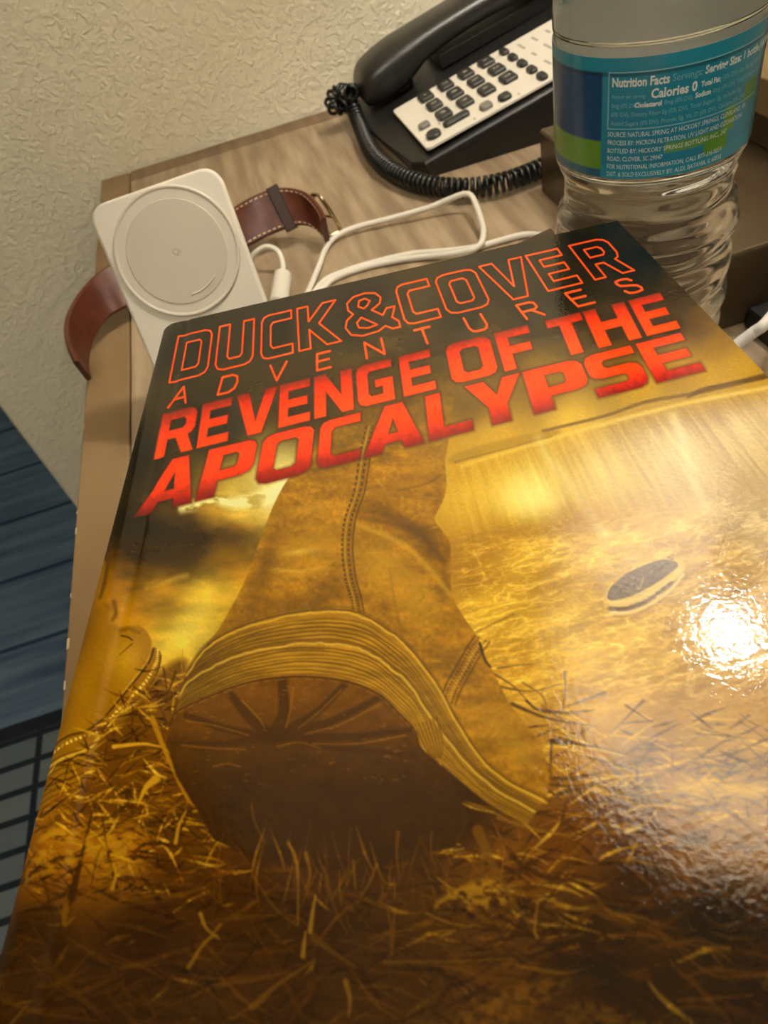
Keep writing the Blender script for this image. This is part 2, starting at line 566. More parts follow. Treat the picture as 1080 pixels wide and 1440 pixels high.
def handset():
    st = [  # x, z centre, half height, half width
        (0.1045, 0.0320, 0.004, 0.012), (0.1065, 0.0325, 0.010, 0.019), (0.1115, 0.0345, 0.0150, 0.0235), (0.122, 0.0375, 0.0175, 0.0255),
        (0.136, 0.0420, 0.0180, 0.0258), (0.150, 0.0475, 0.0160, 0.0250), (0.163, 0.0535, 0.0130, 0.0235), (0.185, 0.0600, 0.0115, 0.0222),
        (0.215, 0.0670, 0.0110, 0.0218), (0.245, 0.0720, 0.0112, 0.0222), (0.27, 0.0745, 0.0125, 0.0232), (0.288, 0.0745, 0.0160, 0.0250),
        (0.302, 0.0735, 0.0180, 0.0258), (0.318, 0.0725, 0.0175, 0.0255), (0.328, 0.0715, 0.0150, 0.0235), (0.333, 0.0710, 0.010, 0.019), (0.335, 0.0710, 0.004, 0.012)]
    st = [(x + 0.005, z - 0.005, a, b) for x, z, a, b in st]
    P = spline(st, 4)
    n = 28
    V = []; Fc = []
    for x, z, hh, hw in P:
        for k in range(n):
            a = 2 * math.pi * k / n
            c, s = math.cos(a), math.sin(a)
            e = 0.62
            yy = math.copysign(abs(c) ** e, c) * hw
            zz = math.copysign(abs(s) ** e, s) * hh
            if s > 0: yy *= 0.86 + 0.14 * (1 - s)
            V.append((x, 0.665 + yy, TZ + z + zz))
    for i in range(len(P) - 1):
        for k in range(n):
            k2 = (k + 1) % n
            Fc.append((i * n + k, (i + 1) * n + k, (i + 1) * n + k2, i * n + k2))
    Fc.append(tuple(range(n))); Fc.append(tuple((len(P) - 1) * n + k for k in range(n))[::-1])
    return mesh('grip', V, Fc, black2, hs, True)


handset()
lathe('mouthpiece', [(0.017, TZ + 0.0187), (0.019, TZ + 0.0215), (0.0195, TZ + 0.028)], black, hs, 0.139, 0.665, 24)
lathe('earpiece', [(0.017, TZ + 0.0545), (0.019, TZ + 0.0565), (0.0195, TZ + 0.061)], black, hs, 0.310, 0.665, 24)
box('cord_socket', 0.104, 0.1112, 0.660, 0.670, TZ + 0.022, TZ + 0.031, black, hs, bev=0.001)


def coil(path, r, wire, pitch, name, label):
    P = spline(path, 24)
    seglen = np.r_[0, np.cumsum(np.linalg.norm(np.diff(P, axis=0), axis=1))]
    L = seglen[-1]
    N = int(L / pitch * 11)
    s = np.linspace(0, L, N)
    Q = np.stack([np.interp(s, seglen, P[:, i]) for i in range(3)], 1)
    T, Nn, B = frames(Q)
    a = 2 * math.pi * s / pitch
    H = Q + r * (np.cos(a)[:, None] * Nn + np.sin(a)[:, None] * B)
    o = tube(name, H, wire, mat('cord_black', (18, 18, 18), 0.28, spec=0.6), None, 6, raw=True)
    return tag(o, label, 'cord')


cp = [(0.105, 0.665, TZ + 0.0265), pz(492, 131, 0.030), pz(478, 129, 0.030), pz(467, 139, 0.027), pz(470, 151, 0.022), pz(481, 149, 0.022), pz(490, 143, 0.022), pz(497, 153, 0.016), pz(507, 178, 0.009), pz(521, 210, 0.0085),
      pz(540, 232, 0.0085), pz(570, 250, 0.0085), pz(612, 262, 0.0085), pz(660, 264, 0.0085), pz(708, 256, 0.0085), pz(748, 242, 0.0085), pz(790, 224, 0.0085)]
coil(cp, 0.0054, 0.0016, 0.0045, 'coiled_cord', 'black coiled cord curling round the front of the telephone')

# ------------------------------------------------------------------ water bottle
BX, BY = 0.1436, 0.2495
bt = thing('water_bottle', 'clear plastic water bottle with a teal nutrition label', 'bottle', (BX, BY, TZ))


def bottle_prof():
    key_ = [(0.0, 0.022), (0.002, 0.029), (0.007, 0.0325), (0.016, 0.0338), (0.022, 0.0330), (0.028, 0.0342), (0.034, 0.0332), (0.042, 0.0346), (0.049, 0.0330), (0.057, 0.0343),
            (0.064, 0.0326), (0.0715, 0.0340), (0.078, 0.0334), (0.084, 0.0312), (0.0895, 0.0306), (0.095, 0.0312), (0.0995, 0.0326), (0.1025, 0.0333), (0.1045, 0.0334),
            (0.1415, 0.0334), (0.1435, 0.0337), (0.150, 0.0336), (0.157, 0.0322), (0.166, 0.0272), (0.174, 0.0200), (0.180, 0.0145), (0.186, 0.0130), (0.198, 0.0128)]
    P = spline(key_, 5)
    return [(r, TZ + 0.0004 + z) for z, r in P]


def bottle_ribs(a, z):
    z -= TZ
    if z > 0.101 or z < 0.006: return 0.0
    env = min(1, (z - 0.006) / 0.01, (0.101 - z) / 0.006)
    k = 0.0008 * math.sin(2 * math.pi * z / 0.0098 + 0.7 * math.sin(3 * a + 0.4)) * (0.6 + 0.4 * math.cos(5 * a + 20 * z))
    k += 0.0003 * math.sin(7 * a - 90 * z)
    return env * k


pet = mat('clear_water_bottle', (250, 252, 250), 0.085, trans=1.0, ior=1.33)
lathe('body', bottle_prof(), pet, bt, BX, BY, 120, True, True, bottle_ribs)
lathe('cap', [(0.0148, TZ + 0.1842), (0.0152, TZ + 0.186), (0.0152, TZ + 0.1985), (0.0142, TZ + 0.2)], mat('cap_plastic', (232, 236, 238), 0.4), bt, BX, BY, 48)

LR = 0.03385
LZ0, LZ1 = TZ + 0.1042, TZ + 0.1410


def label_wrap():
    na, nz_ = 360, 60
    V = []; C = []; Fc = []
    for j in range(nz_ + 1):
        v = j / nz_
        for i in range(na):
            a = -180 + 360 * i / na
            ar = math.radians(a)
            V.append((BX + LR * math.cos(ar), BY + LR * math.sin(ar), LZ0 + (LZ1 - LZ0) * v))
            # print: angle a (degrees, -145..-50 faces the viewer)
            teal = (28, 144, 172); deep = (16, 106, 146); navy = (16, 70, 120); green = (104, 152, 44)
            c = teal
            if v < 0.89 and v > 0.13:
                c = tuple(np.array(deep) * (1 - v) * 0.4 + np.array(teal) * (0.6 + 0.4 * v))
            left = a < -146 or a > 100
            if left:
                c = navy if v < 0.9 else teal
                if 0.08 < v < 0.33: c = green
                if v <= 0.08: c = (18, 96, 120)
            if a > -50 and a < 60:
                c = (16, 84, 126) if v > 0.5 else (20, 100, 116)
                if -44 < a < -36: c = (38, 92, 60)
            # green hill behind the address lines
            if -112 < a < -74 and 0.2 < v < 0.285: c = (98, 150, 70)
            if -90 < a < -74 and 0.10 < v < 0.29: c = (86, 146, 40)
            if -79 < a < -70 and 0.25 < v < 0.46: c = (96, 150, 52)
            if -66 < a < -50 and 0.40 < v < 0.58: c = (70, 130, 60)
            if 0.86 < v < 0.89: c = tuple(0.72 * np.array(c))
            C.append(lin(c))
    for j in range(nz_):
        for i in range(na):
            i2 = (i + 1) % na
            Fc.append((j * na + i, j * na + i2, (j + 1) * na + i2, (j + 1) * na + i))
    o = mesh('label', V, Fc, vcol_mat('label_print', 0.32, coat=0.4, coat_rough=0.15), bt, True)
    set_print(o, np.array(C))
    return o


lab = label_wrap()
lathe('label_back', [(LR - 0.0002, LZ0), (LR - 0.0002, LZ1)], mat('label_backing', (232, 232, 226), 0.6), lab, BX, BY, 120, False)
ink = mat('label_ink', (220, 232, 232), 0.5)
ink2 = mat('label_ink_dim', (130, 190, 204), 0.5)


def label_text(txt, ang0, zrel, size, m_, squeeze=0.8, bold=0.0):
    V, Fc = text_mesh(txt, size, bold)
    out = []
    for v in V:
        a = math.radians(ang0) + v[0] * squeeze / LR
        out.append((BX + (LR + 0.0001) * math.cos(a), BY + (LR + 0.0001) * math.sin(a), LZ0 + zrel + v[1]))
    mesh('label_text', out, Fc, m_, lab)


Hh = LZ1 - LZ0
label_text('Nutrition Facts', -141, 0.0288, 0.0036, ink, 0.78, 0.00012)
label_text('Servings: 1,', -110.5, 0.0290, 0.0030, ink2, 0.86)
label_text('Serving Size: 1 bottle (16.9 fl oz)', -94, 0.0290, 0.0032, ink, 0.80, 0.0001)
label_text('Amount per serving', -141, 0.0254, 0.0016, ink2)
label_text('Calories 0', -120.5, 0.0250, 0.0038, ink, 0.86, 0.00012)
label_text('Total Fat', -95.5, 0.0256, 0.0021, ink, 0.8, 0.00008)
label_text('0g (0% DV), Sat. Fat 0g (0% DV), Trans Fat 0g', -86.5, 0.0256, 0.0020, ink2)
label_text('0mg (0% DV),', -141, 0.0226, 0.0019, ink2)
label_text('Cholesterol', -128.5, 0.0226, 0.0021, ink, 0.8, 0.00008)
label_text('0mg (0% DV),', -113.5, 0.0227, 0.0019, ink2)
label_text('Sodium', -98, 0.0228, 0.0021, ink, 0.8, 0.00008)
label_text('0mg (0% DV), Total Carbohydrate 0g', -88.5, 0.0228, 0.0019, ink2)
label_text('(0% DV), Dietary Fiber 0g (0% DV), Total Sugars 0g, Includes 0g', -141, 0.0200, 0.0019, ink2, 0.86)
label_text('Added Sugars (0% DV), Protein 0g, Vit. D (0% DV), Calcium (0% DV)', -141, 0.0173, 0.0019, ink2, 0.84)
label_text('SOURCE: NATURAL SPRING AT HICKORY SPRINGS, CLEVELAND, GA', -142.5, 0.0138, 0.0021, ink, 0.74)
label_text('PROCESS BY: MICRON FILTRATION, UV LIGHT AND OZONATION', -142.5, 0.0112, 0.0021, ink, 0.74)
label_text('BOTTLED BY: HICKORY SPRINGS BOTTLING INC., 247', -142.5, 0.0086, 0.0021, ink, 0.78)
label_text('ROAD, CLOVER, SC 29047', -142.5, 0.0060, 0.0021, ink, 0.74)
label_text('FOR NUTRITIONAL INFORMATION, CALL 877-316-0054', -142.5, 0.0034, 0.0021, ink, 0.74)
label_text('DIST. & SOLD EXCLUSIVELY BY: ALDI, BATAVIA, IL 60510', -142.5, 0.0009, 0.0021, ink, 0.74)


def label_line(a0, a1, z0, z1):
    V = []; Fc = []
    n = max(1, int(abs(a1 - a0) / 2))
    for k in range(n + 1):
        a = math.radians(a0 + (a1 - a0) * k / n)
        for z in (z0, z1):
            V.append((BX + (LR + 0.00012) * math.cos(a), BY + (LR + 0.00012) * math.sin(a), LZ0 + z))
    for k in range(n):
        Fc.append((2 * k, 2 * k + 2, 2 * k + 3, 2 * k + 1))
    mesh('label_rule', V, Fc, ink2, lab)


label_line(-143, -52, 0.0326, 0.0330)
label_line(-143, -52, 0.0160, 0.0164)
label_line(-143, -142.3, 0.0160, 0.0330)

# ------------------------------------------------------------------ wireless charging stand
cw = mat('charger_white', (214, 205, 188), 0.42)
cdisc = mat('charger_rubber', (203, 193, 176), 0.6)
cdisc2 = mat('charger_disc_centre', (190, 180, 162), 0.62)
dn = np.array([-0.0187, -0.4715, -0.8817]); dn /= np.linalg.norm(dn)
ex = np.array([0.9985, -0.0534, 0.0074]); ex -= dn * (ex @ dn); ex /= np.linalg.norm(ex)
fn_ = np.cross(dn, ex)
if fn_[1] > 0: fn_ = -fn_
DC = np.array([-0.0435, 0.3355, 0.0814 + TZ])
ey = np.cross(fn_, ex)
_t = math.radians(2.3)
ex, ey = ex * math.cos(_t) + ey * math.sin(_t), ey * math.cos(_t) - ex * math.sin(_t)
SM = basis(ex, ey, fn_, DC)
st = thing('wireless_charger', 'white wireless charging stand with a round pad, leaning back behind the book', 'charger', (-0.045, 0.31, TZ))
T0, T1 = 0.0282, -0.0905        # top and bottom of the plate along ey
pl = [(q[0] + 0.0002, q[1] + (T0 + T1) / 2) for q in rounded_rect(0.063, T0 - T1, 0.0085, 8)]
prism('plate', pl, [(0.0015, -0.0085), (0, -0.007), (0, -0.0012), (0.0006, -0.0003), (0.0014, 0)], cw, st, SM)
circ = lambda r, n=72: [(r * math.cos(2 * math.pi * k / n), r * math.sin(2 * math.pi * k / n)) for k in range(n)]
DM = SM @ Matrix.Translation((0.0005, -0.0017, 0))
prism('charging_disc', circ(0.0289), [(0, 0.0002), (0, 0.0007), (0.0005, 0.0012), (0.0011, 0.0012), (0.0018, 0.0008)], cdisc, st, DM)
prism('pad', circ(0.0232), [(0, 0.0007), (0.0003, 0.0011)], cdisc2, st, DM)
V, Fc = text_mesh('Qi', 0.0042)
c = (V.min(0) + V.max(0)) / 2
mesh('logo', [DM @ Vector((v[0] - c[0], v[1] - c[1], 0.00116)) for v in V], Fc, mat('logo_print', (150, 141, 126), 0.6), st)
arc = [(math.cos(math.radians(a)) * 0.0195, math.sin(math.radians(a)) * 0.0195, 0.0012) for a in np.linspace(-92, -48, 16)]
tube('embossed_mark', [DM @ Vector(p) for p in arc], 0.0003, mat('emboss', (222, 213, 196), 0.5), st, 6, raw=True)
box('arm', -0.012, 0.014, T1 + 0.012, T0 - 0.055, -0.016, -0.0086, cw, st, bev=0.003, M=SM)
base_o = [(q[0] - 0.045, q[1] + 0.345) for q in rounded_rect(0.062, 0.095, 0.009, 6)]
prism('base', base_o, [(0.001, TZ + 0.0004), (0, TZ + 0.0014), (0, TZ + 0.007), (0.0012, TZ + 0.008)], cw, st, Matrix.Identity(4))
hub = SM @ Vector((0.001, T0 - 0.06, -0.0125))
tube('strut', [hub, (hub.x, hub.y + 0.022, TZ + 0.012)], 0.005, cw, st, 12)

# ------------------------------------------------------------------ wrist watch with leather strap
leather = mat('brown_leather', (92, 42, 22), 0.38, spec=0.5, vary=(120, (76, 33, 16), 3), bump=(700, 0.15, 0.0003))
ledark = mat('dark_leather', (54, 32, 22), 0.45, bump=(700, 0.15, 0.0003))
thread = mat('pale_thread', (205, 178, 142), 0.8)
steel = mat('buckle_metal', (196, 176, 142), 0.25, 1.0)
wt = thing('wrist_watch', 'wrist watch with a stitched brown leather strap curling out behind the white charger', 'watch', (-0.05, 0.47, TZ))


def pts(L): return [pz(*p) for p in L]


ZT, ZB = 0.034, 0.013          # the strap arches over the table, tilted towards its edge
lf = [(212, 354, .024), (185, 360, .030), (154, 373, .033), (127, 393, .032), (104, 422, .030), (92, 452, .027), (95, 482, .025), (106, 508, .024)]
ln_ = [(236, 410, .004), (209, 416, .009), (178, 432, .012), (154, 446, .011), (138, 466, .008), (127, 490, .004), (123, 516, .002), (126, 534, .002)]
rf = [(300, 313, .024), (329, 292, .030), (354, 277, .034), (382, 266, .035), (407, 264, .034), (430, 271, .031), (448, 290, .027), (455, 306, .025)]
rn = [(321, 367, .004), (348, 348, .009), (375, 333, .012), (405, 321, .013), (425, 317, .012), (442, 321, .009), (456, 333, .005), (461, 343, .003)]
ribbon('strap', pts(ln_), pts(lf), 0.0032, leather, wt)
ribbon('strap', pts(rf), pts(rn), 0.0032, leather, wt)


def stitches(A, B, name='stitching'):
    A = spline(A, 14); B = spline(B, 14)
    V = []; Fc = []
    T = np.gradient((A + B) / 2, axis=0)
    for t0 in (0.09, 0.91):
        C = A + (B - A) * t0
        s = np.r_[0, np.cumsum(np.linalg.norm(np.diff(C, axis=0), axis=1))]
        for q in np.arange(0.001, s[-1] - 0.003, 0.0036):
            seg = [np.array([np.interp(q + e, s, C[:, i]) for i in range(3)]) for e in (0, 0.0021)]
            i = min(len(C) - 2, int(np.searchsorted(s, q)))
            wv = (B[i] - A[i]); wv /= np.linalg.norm(wv)
            n_ = np.cross(T[i], wv); n_ /= np.linalg.norm(n_)
            if n_ @ (CAM - C[i]) < 0: n_ = -n_
            for sg in (1,):
                k = len(V)
                for p in seg:
                    for dw in (-0.00035, 0.00035):
                        for dh in (0.0012, 0.0019):
                            V.append(p + wv * dw + n_ * sg * dh)
                            V.append(p + wv * dw - n_ * sg * dh) if False else None
                V[:] = [v for v in V if v is not None]
                Fc.append((k, k + 1, k + 3, k + 2)); Fc.append((k + 4, k + 6, k + 7, k + 5)); Fc.append((k + 1, k + 5, k + 7, k + 3))
                Fc.append((k, k + 2, k + 6, k + 4)); Fc.append((k, k + 4, k + 5, k + 1)); Fc.append((k + 2, k + 3, k + 7, k + 6))
    o = mesh(name, V, Fc, thread, wt)
    o['kind'] = 'stuff'
    return o


st_a, st_b = pts(rf), pts(rn)
stitches(st_b, st_a)
# keeper loop
ka = np.array(pz(382, 263, 0.0365)); kb = np.array(pz(411, 323, 0.0112))
wd = (kb - ka) / np.linalg.norm(kb - ka)
tn = np.array(pz(407, 267, ZT)) - np.array(pz(360, 279, ZT)); tn -= wd * (tn @ wd); tn /= np.linalg.norm(tn)
nn = np.cross(wd, tn); nn = nn if nn[1] < 0 else -nn
for sg in (1, -1):
    ribbon('keeper', [ka + nn * .0027 * sg - tn * .004, kb + nn * .0027 * sg - tn * .004], [ka + nn * .0027 * sg + tn * .004, kb + nn * .0027 * sg + tn * .004], .0018, ledark, wt)
# buckle
b1, b2, b3, b4 = pz(438, 274, .0275), pz(453, 280, .0265), pz(478, 322, .0045), pz(461, 329, .0045)
tube('buckle_frame', [b1, pz(447, 274, .0278), b2, pz(467, 302, .0155), b3, pz(470, 329, .0030), b4, pz(449, 303, .0155), b1], 0.0014, steel, wt, 10, 8)
tube('buckle_tongue', [pz(446, 302, .0165), pz(457, 303, .0158), pz(468, 305, .0148)], 0.0011, steel, wt, 8)
cc_ = np.array([-0.0545, 0.489, TZ + 0.0195])
CM = basis((1, 0, 0), (0, 0, 1), (0, -1, 0), cc_) @ Matrix.Rotation(0.0, 4, 'Z')
prism('case', circ(0.019, 40), [(0.002, -0.0035), (0, -0.0025), (0, 0.004), (0.0016, 0.0055)], mat('case_metal', (60, 56, 54), 0.3, 0.9), wt, CM)
prism('crystal', circ(0.0162, 40), [(0.0005, -0.0045), (0, -0.0035)], mat('watch_glass', (8, 8, 9), 0.05), wt, CM)

# ------------------------------------------------------------------ white charging cable
cab = mat('cable_white', (224, 217, 202), 0.45)
ca = thing('charging_cable', 'thin white charging cable looped on the table with a white plug', 'cable', pz(520, 360, 0))
cr = 0.0019
tube('cord', pts([(420, 440, .0025), (436, 405, .0025), (447, 378, .0026), (458, 350, .003), (472, 333, .004), (500, 320, .0045), (550, 307, .005), (600, 293, .007), (630, 281, .010), (652, 273, .0125), (663, 276, .0125), (670, 290, .0115),
               (676, 308, .009), (680, 326, .0065), (676, 343, .0062), (662, 352, .0062), (640, 357, .0040), (600, 361, .0024), (560, 366, .0021), (510, 377, .0021), (470, 392, .0021), (450, 410, .0021)]), cr, cab, ca, 12)
tube('cord', pts([(430, 430, .0021), (455, 396, .0021), (490, 380, .0021), (530, 368, .0021), (580, 357, .0021), (630, 353, .0021), (672, 347, .0021), (705, 338, .0021), (740, 330, .0021), (775, 333, .0021)]), cr, cab, ca, 12)
tube('cord', pts([(398, 384, .009), (397, 368, .011), (390, 353, .014), (376, 347, .016), (362, 353, .014), (350, 368, .009), (340, 392, .006)]), cr * 0.95, cab, ca, 12)
pa, pb = np.array(pz(398, 386, .008)), np.array(pz(391, 430, .006))
tube('plug', [pa + (pb - pa) * t for t in (0, .06, .12, .3, .6, 1.0)], lambda t: 0.0024 + 0.0036 * min(1, t * 4), cab, ca, 14)

# black adapter and its white lead, right of the book
ad = thing('power_adapter', 'black power adapter beside the brown lamp base', 'adapter', (0.214, 0.24, TZ))
box('housing', 0.2005, 0.250, 0.2225, 0.2515, TZ + 0.0004, TZ + 0.012, mat('adapter_black', (26, 25, 25), 0.45), ad, bev=0.0018)
box('socket', 0.2125, 0.2245, 0.232, 0.244, TZ + 0.0119, TZ + 0.031, mat('adapter_grey', (70, 72, 78), 0.5), ad, bev=0.0015)
wl = tube('power_lead', pts([(985, 530, .010), (1010, 507, .013), (1036, 485, .018), (1060, 467, .023), (1080, 451, .0265)]) + [np.array((0.2130, 0.2385, TZ + 0.0272))], 0.0025, mat('lead_white', (226, 220, 214), 0.4), None, 14)
tag(wl, 'thick white lead running from the black adapter to under the book', 'cable')

# ------------------------------------------------------------------ paperback book
BW_, BL_, BT_ = 0.1524, 0.2286, 0.016
b_tl = np.array([-0.04313754, 0.22366721, 0.10477713 + TZ])
b_u = np.array([0.99091909, -0.13347609, -0.01623263])
b_v = -np.array([0.13195873, 0.98855166, -0.07316088])     # from the head of the cover to its foot
b_n = np.cross(b_v, b_u); b_n = b_n if b_n[2] > 0 else -b_n

NU = 900
uu = np.linspace(0, BW_, NU + 1)
_dv = np.linspace(0.00026, 0.00016, 2000)
vv = np.r_[0, np.cumsum(_dv)]
vv = vv[vv < 0.206]
vv = np.r_[vv, np.linspace(0.206, BL_, 40)]       # rows get sparser past the part the photograph shows
NV = len(vv) - 1
UU, VV = np.meshgrid(uu, vv)


def bpt(u, v, d=0.0):
    return b_tl + np.multiply.outer(u, b_u) + np.multiply.outer(v, b_v) + np.multiply.outer(d, b_n)


# photo coordinates of every point of the printed cover, so that the print can be drawn with traced outlines
CP = (bpt(UU, VV) - CAM) @ R
PX = (CX + F * CP[..., 0] / CP[..., 2]).astype(np.float32)
PY = (CY + F * CP[..., 1] / CP[..., 2]).astype(np.float32)
_src = np.array([[0, 0], [BW_, 0], [BW_, BL_], [0, BL_]])


def homog(src, dst):
    A = []
    for (x, y), (X, Y) in zip(src, dst):
        A.append([x, y, 1, 0, 0, 0, -X * x, -X * y, -X]); A.append([0, 0, 0, x, y, 1, -Y * x, -Y * y, -Y])
    return np.linalg.svd(np.array(A, float))[2][-1].reshape(3, 3)


def happly(H, p):
    p = np.asarray(p, float)
    q = np.concatenate([p, np.ones(p.shape[:-1] + (1,))], -1) @ H.T
    return q[..., :2] / q[..., 2:]


_c = (bpt(_src[:, 0], _src[:, 1]) - CAM) @ R
H_px2uv = homog(np.stack([CX + F * _c[:, 0] / _c[:, 2], CY + F * _c[:, 1] / _c[:, 2]], 1), _src)
IMG = np.zeros((NV + 1, NU + 1, 3), np.float32)
rng = np.random.default_rng(7)


def window(P, pad):
    P = np.asarray(P, float)
    x0, y0 = P.min(0) - pad; x1, y1 = P.max(0) + pad
    q = happly(H_px2uv, [(x0, y0), (x1, y0), (x1, y1), (x0, y1)])
    i0 = int(max(0, math.floor(q[:, 0].min() / BW_ * NU))); i1 = int(min(NU + 1, math.ceil(q[:, 0].max() / BW_ * NU) + 1))
    j0 = int(max(0, np.searchsorted(vv, q[:, 1].min()) - 1)); j1 = int(min(NV + 1, np.searchsorted(vv, q[:, 1].max()) + 1))
    if i1 <= i0 or j1 <= j0: return None
    return slice(j0, j1), slice(i0, i1)


def blend(w_, a, col):
    c = np.asarray(col, np.float32)
    if c.ndim == 1: c = c[None, None, :]
    IMG[w_] += (c - IMG[w_]) * a[..., None]


def seg_dist(x, y, P, closed):
    d = np.full(x.shape, 1e9, np.float32); tt = np.zeros(x.shape, np.float32)
    n = len(P); m_ = n if closed else n - 1
    for i in range(m_):
        ax, ay = P[i]; bx, by = P[(i + 1) % n]
        dx, dy = bx - ax, by - ay
        L2 = dx * dx + dy * dy + 1e-9
        t = np.clip(((x - ax) * dx + (y - ay) * dy) / L2, 0, 1)
        q = (x - ax - t * dx) ** 2 + (y - ay - t * dy) ** 2
        k = q < d
        d = np.where(k, q, d); tt = np.where(k, (i + t) / m_, tt)
    return np.sqrt(d), tt


def inside(x, y, loops):
    r = np.zeros(x.shape, bool)
    for P in loops:
        n = len(P)
        for i in range(n):
            ax, ay = P[i]; bx, by = P[(i + 1) % n]
            if ay == by: continue
            r ^= ((ay > y) != (by > y)) & (x < (bx - ax) * (y - ay) / (by - ay) + ax)
    return r


def mask_poly(loops, feather=1.5, pad=4):
    w_ = window(np.concatenate(loops), pad + feather)
    if w_ is None: return None, None
    x, y = PX[w_], PY[w_]
    d = None
    for P in loops:
        q, _ = seg_dist(x, y, P, True)
        d = q if d is None else np.minimum(d, q)
    sd = np.where(inside(x, y, loops), -d, d)
    return w_, np.clip(0.5 - sd / feather, 0, 1)


def poly(P, col, a=1.0, feather=1.5, smooth=True, tex=None):
    P = spline(P, 5, True) if smooth else np.asarray(P, float)
    w_, k = mask_poly([P], feather, feather)
    if w_ is None: return
    k = k * a
    if tex is not None: k = k * tex[w_]
    blend(w_, k, col)


def stroke(P, w0, w1, col, a=1.0, feather=1.7, n=6, smooth=True, dash=None, clip=None, closed=False):
    P = np.asarray(P, float)
    if smooth and len(P) > 2: P = spline(P, n, closed)
    feather = max(feather, 1.5)
    w_ = window(P, max(w0, w1) + feather + 1)
    if w_ is None: return
    d, t = seg_dist(PX[w_], PY[w_], P, closed)
    hw = (w0 + (w1 - w0) * t) / 2
    k = np.clip(0.5 - (d - hw) / feather, 0, 1) * a
    if dash:
        k = k * (np.mod(t * dash, 1.0) < 0.6)
    if clip is not None: k = k * clip[w_]
    blend(w_, k, col)


def blob(x, y, rx, ry, ang, col, a):
    w_ = window([(x - 2.6 * max(rx, ry), y - 2.6 * max(rx, ry)), (x + 2.6 * max(rx, ry), y + 2.6 * max(rx, ry))], 0)
    if w_ is None: return
    c, s = math.cos(math.radians(ang)), math.sin(math.radians(ang))
    dx, dy = PX[w_] - x, PY[w_] - y
    e = ((dx * c + dy * s) / rx) ** 2 + ((-dx * s + dy * c) / ry) ** 2
    blend(w_, a * np.exp(-e), col)


TAB = rng.random((256, 256)).astype(np.float32)


def vnoise(x, y):
    xi = np.floor(x).astype(int); yi = np.floor(y).astype(int)
    fx = x - xi; fy = y - yi
    fx = fx * fx * (3 - 2 * fx); fy = fy * fy * (3 - 2 * fy)
    g = lambda i, j: TAB[(yi + j) & 255, (xi + i) & 255]
    return (g(0, 0) * (1 - fx) + g(1, 0) * fx) * (1 - fy) + (g(0, 1) * (1 - fx) + g(1, 1) * fx) * fy


def fbm(x, y, o=4):
    r = 0; a = 0.5; t = 0
    for k in range(o):
        r = r + a * vnoise(x + 17.3 * k, y + 9.1 * k); t += a
        x = x * 2.03; y = y * 2.03; a *= 0.5
    return r / t


def sm(a, b, x):
    t = np.clip((x - a) / (b - a), 0, 1)
    return t * t * (3 - 2 * t)


def field(samples):
    """smooth colour wash through scattered samples"""
    st_ = 6
    x = PX[::st_, ::st_]; y = PY[::st_, ::st_]
    num = np.zeros(x.shape + (3,)); den = np.zeros(x.shape)
    for sx, sy, c in samples:
        wgt = 1.0 / (((x - sx) ** 2 + (y - sy) ** 2 + 350.0) ** 1.7)
        num += wgt[..., None] * np.array(c); den += wgt
    low = num / den[..., None]
    J = np.arange(NV + 1) / st_; I = np.arange(NU + 1) / st_
    j0 = np.minimum(J.astype(int), low.shape[0] - 2); i0 = np.minimum(I.astype(int), low.shape[1] - 2)
    fj = (J - j0)[:, None, None]; fi = (I - i0)[None, :, None]
    g = lambda a, b: low[np.ix_(j0 + a, i0 + b)]
    return ((g(0, 0) * (1 - fi) + g(0, 1) * fi) * (1 - fj) + (g(1, 0) * (1 - fi) + g(1, 1) * fi) * fj).astype(np.float32)


def jitter(w_, amt, sx, sy, ang=0, o=4):
    """multiply the print by noise"""
    c, s = math.cos(math.radians(ang)), math.sin(math.radians(ang))
    x = PX[w_]; y = PY[w_]
    n_ = fbm((x * c + y * s) / sx, (-x * s + y * c) / sy, o)
    return n_


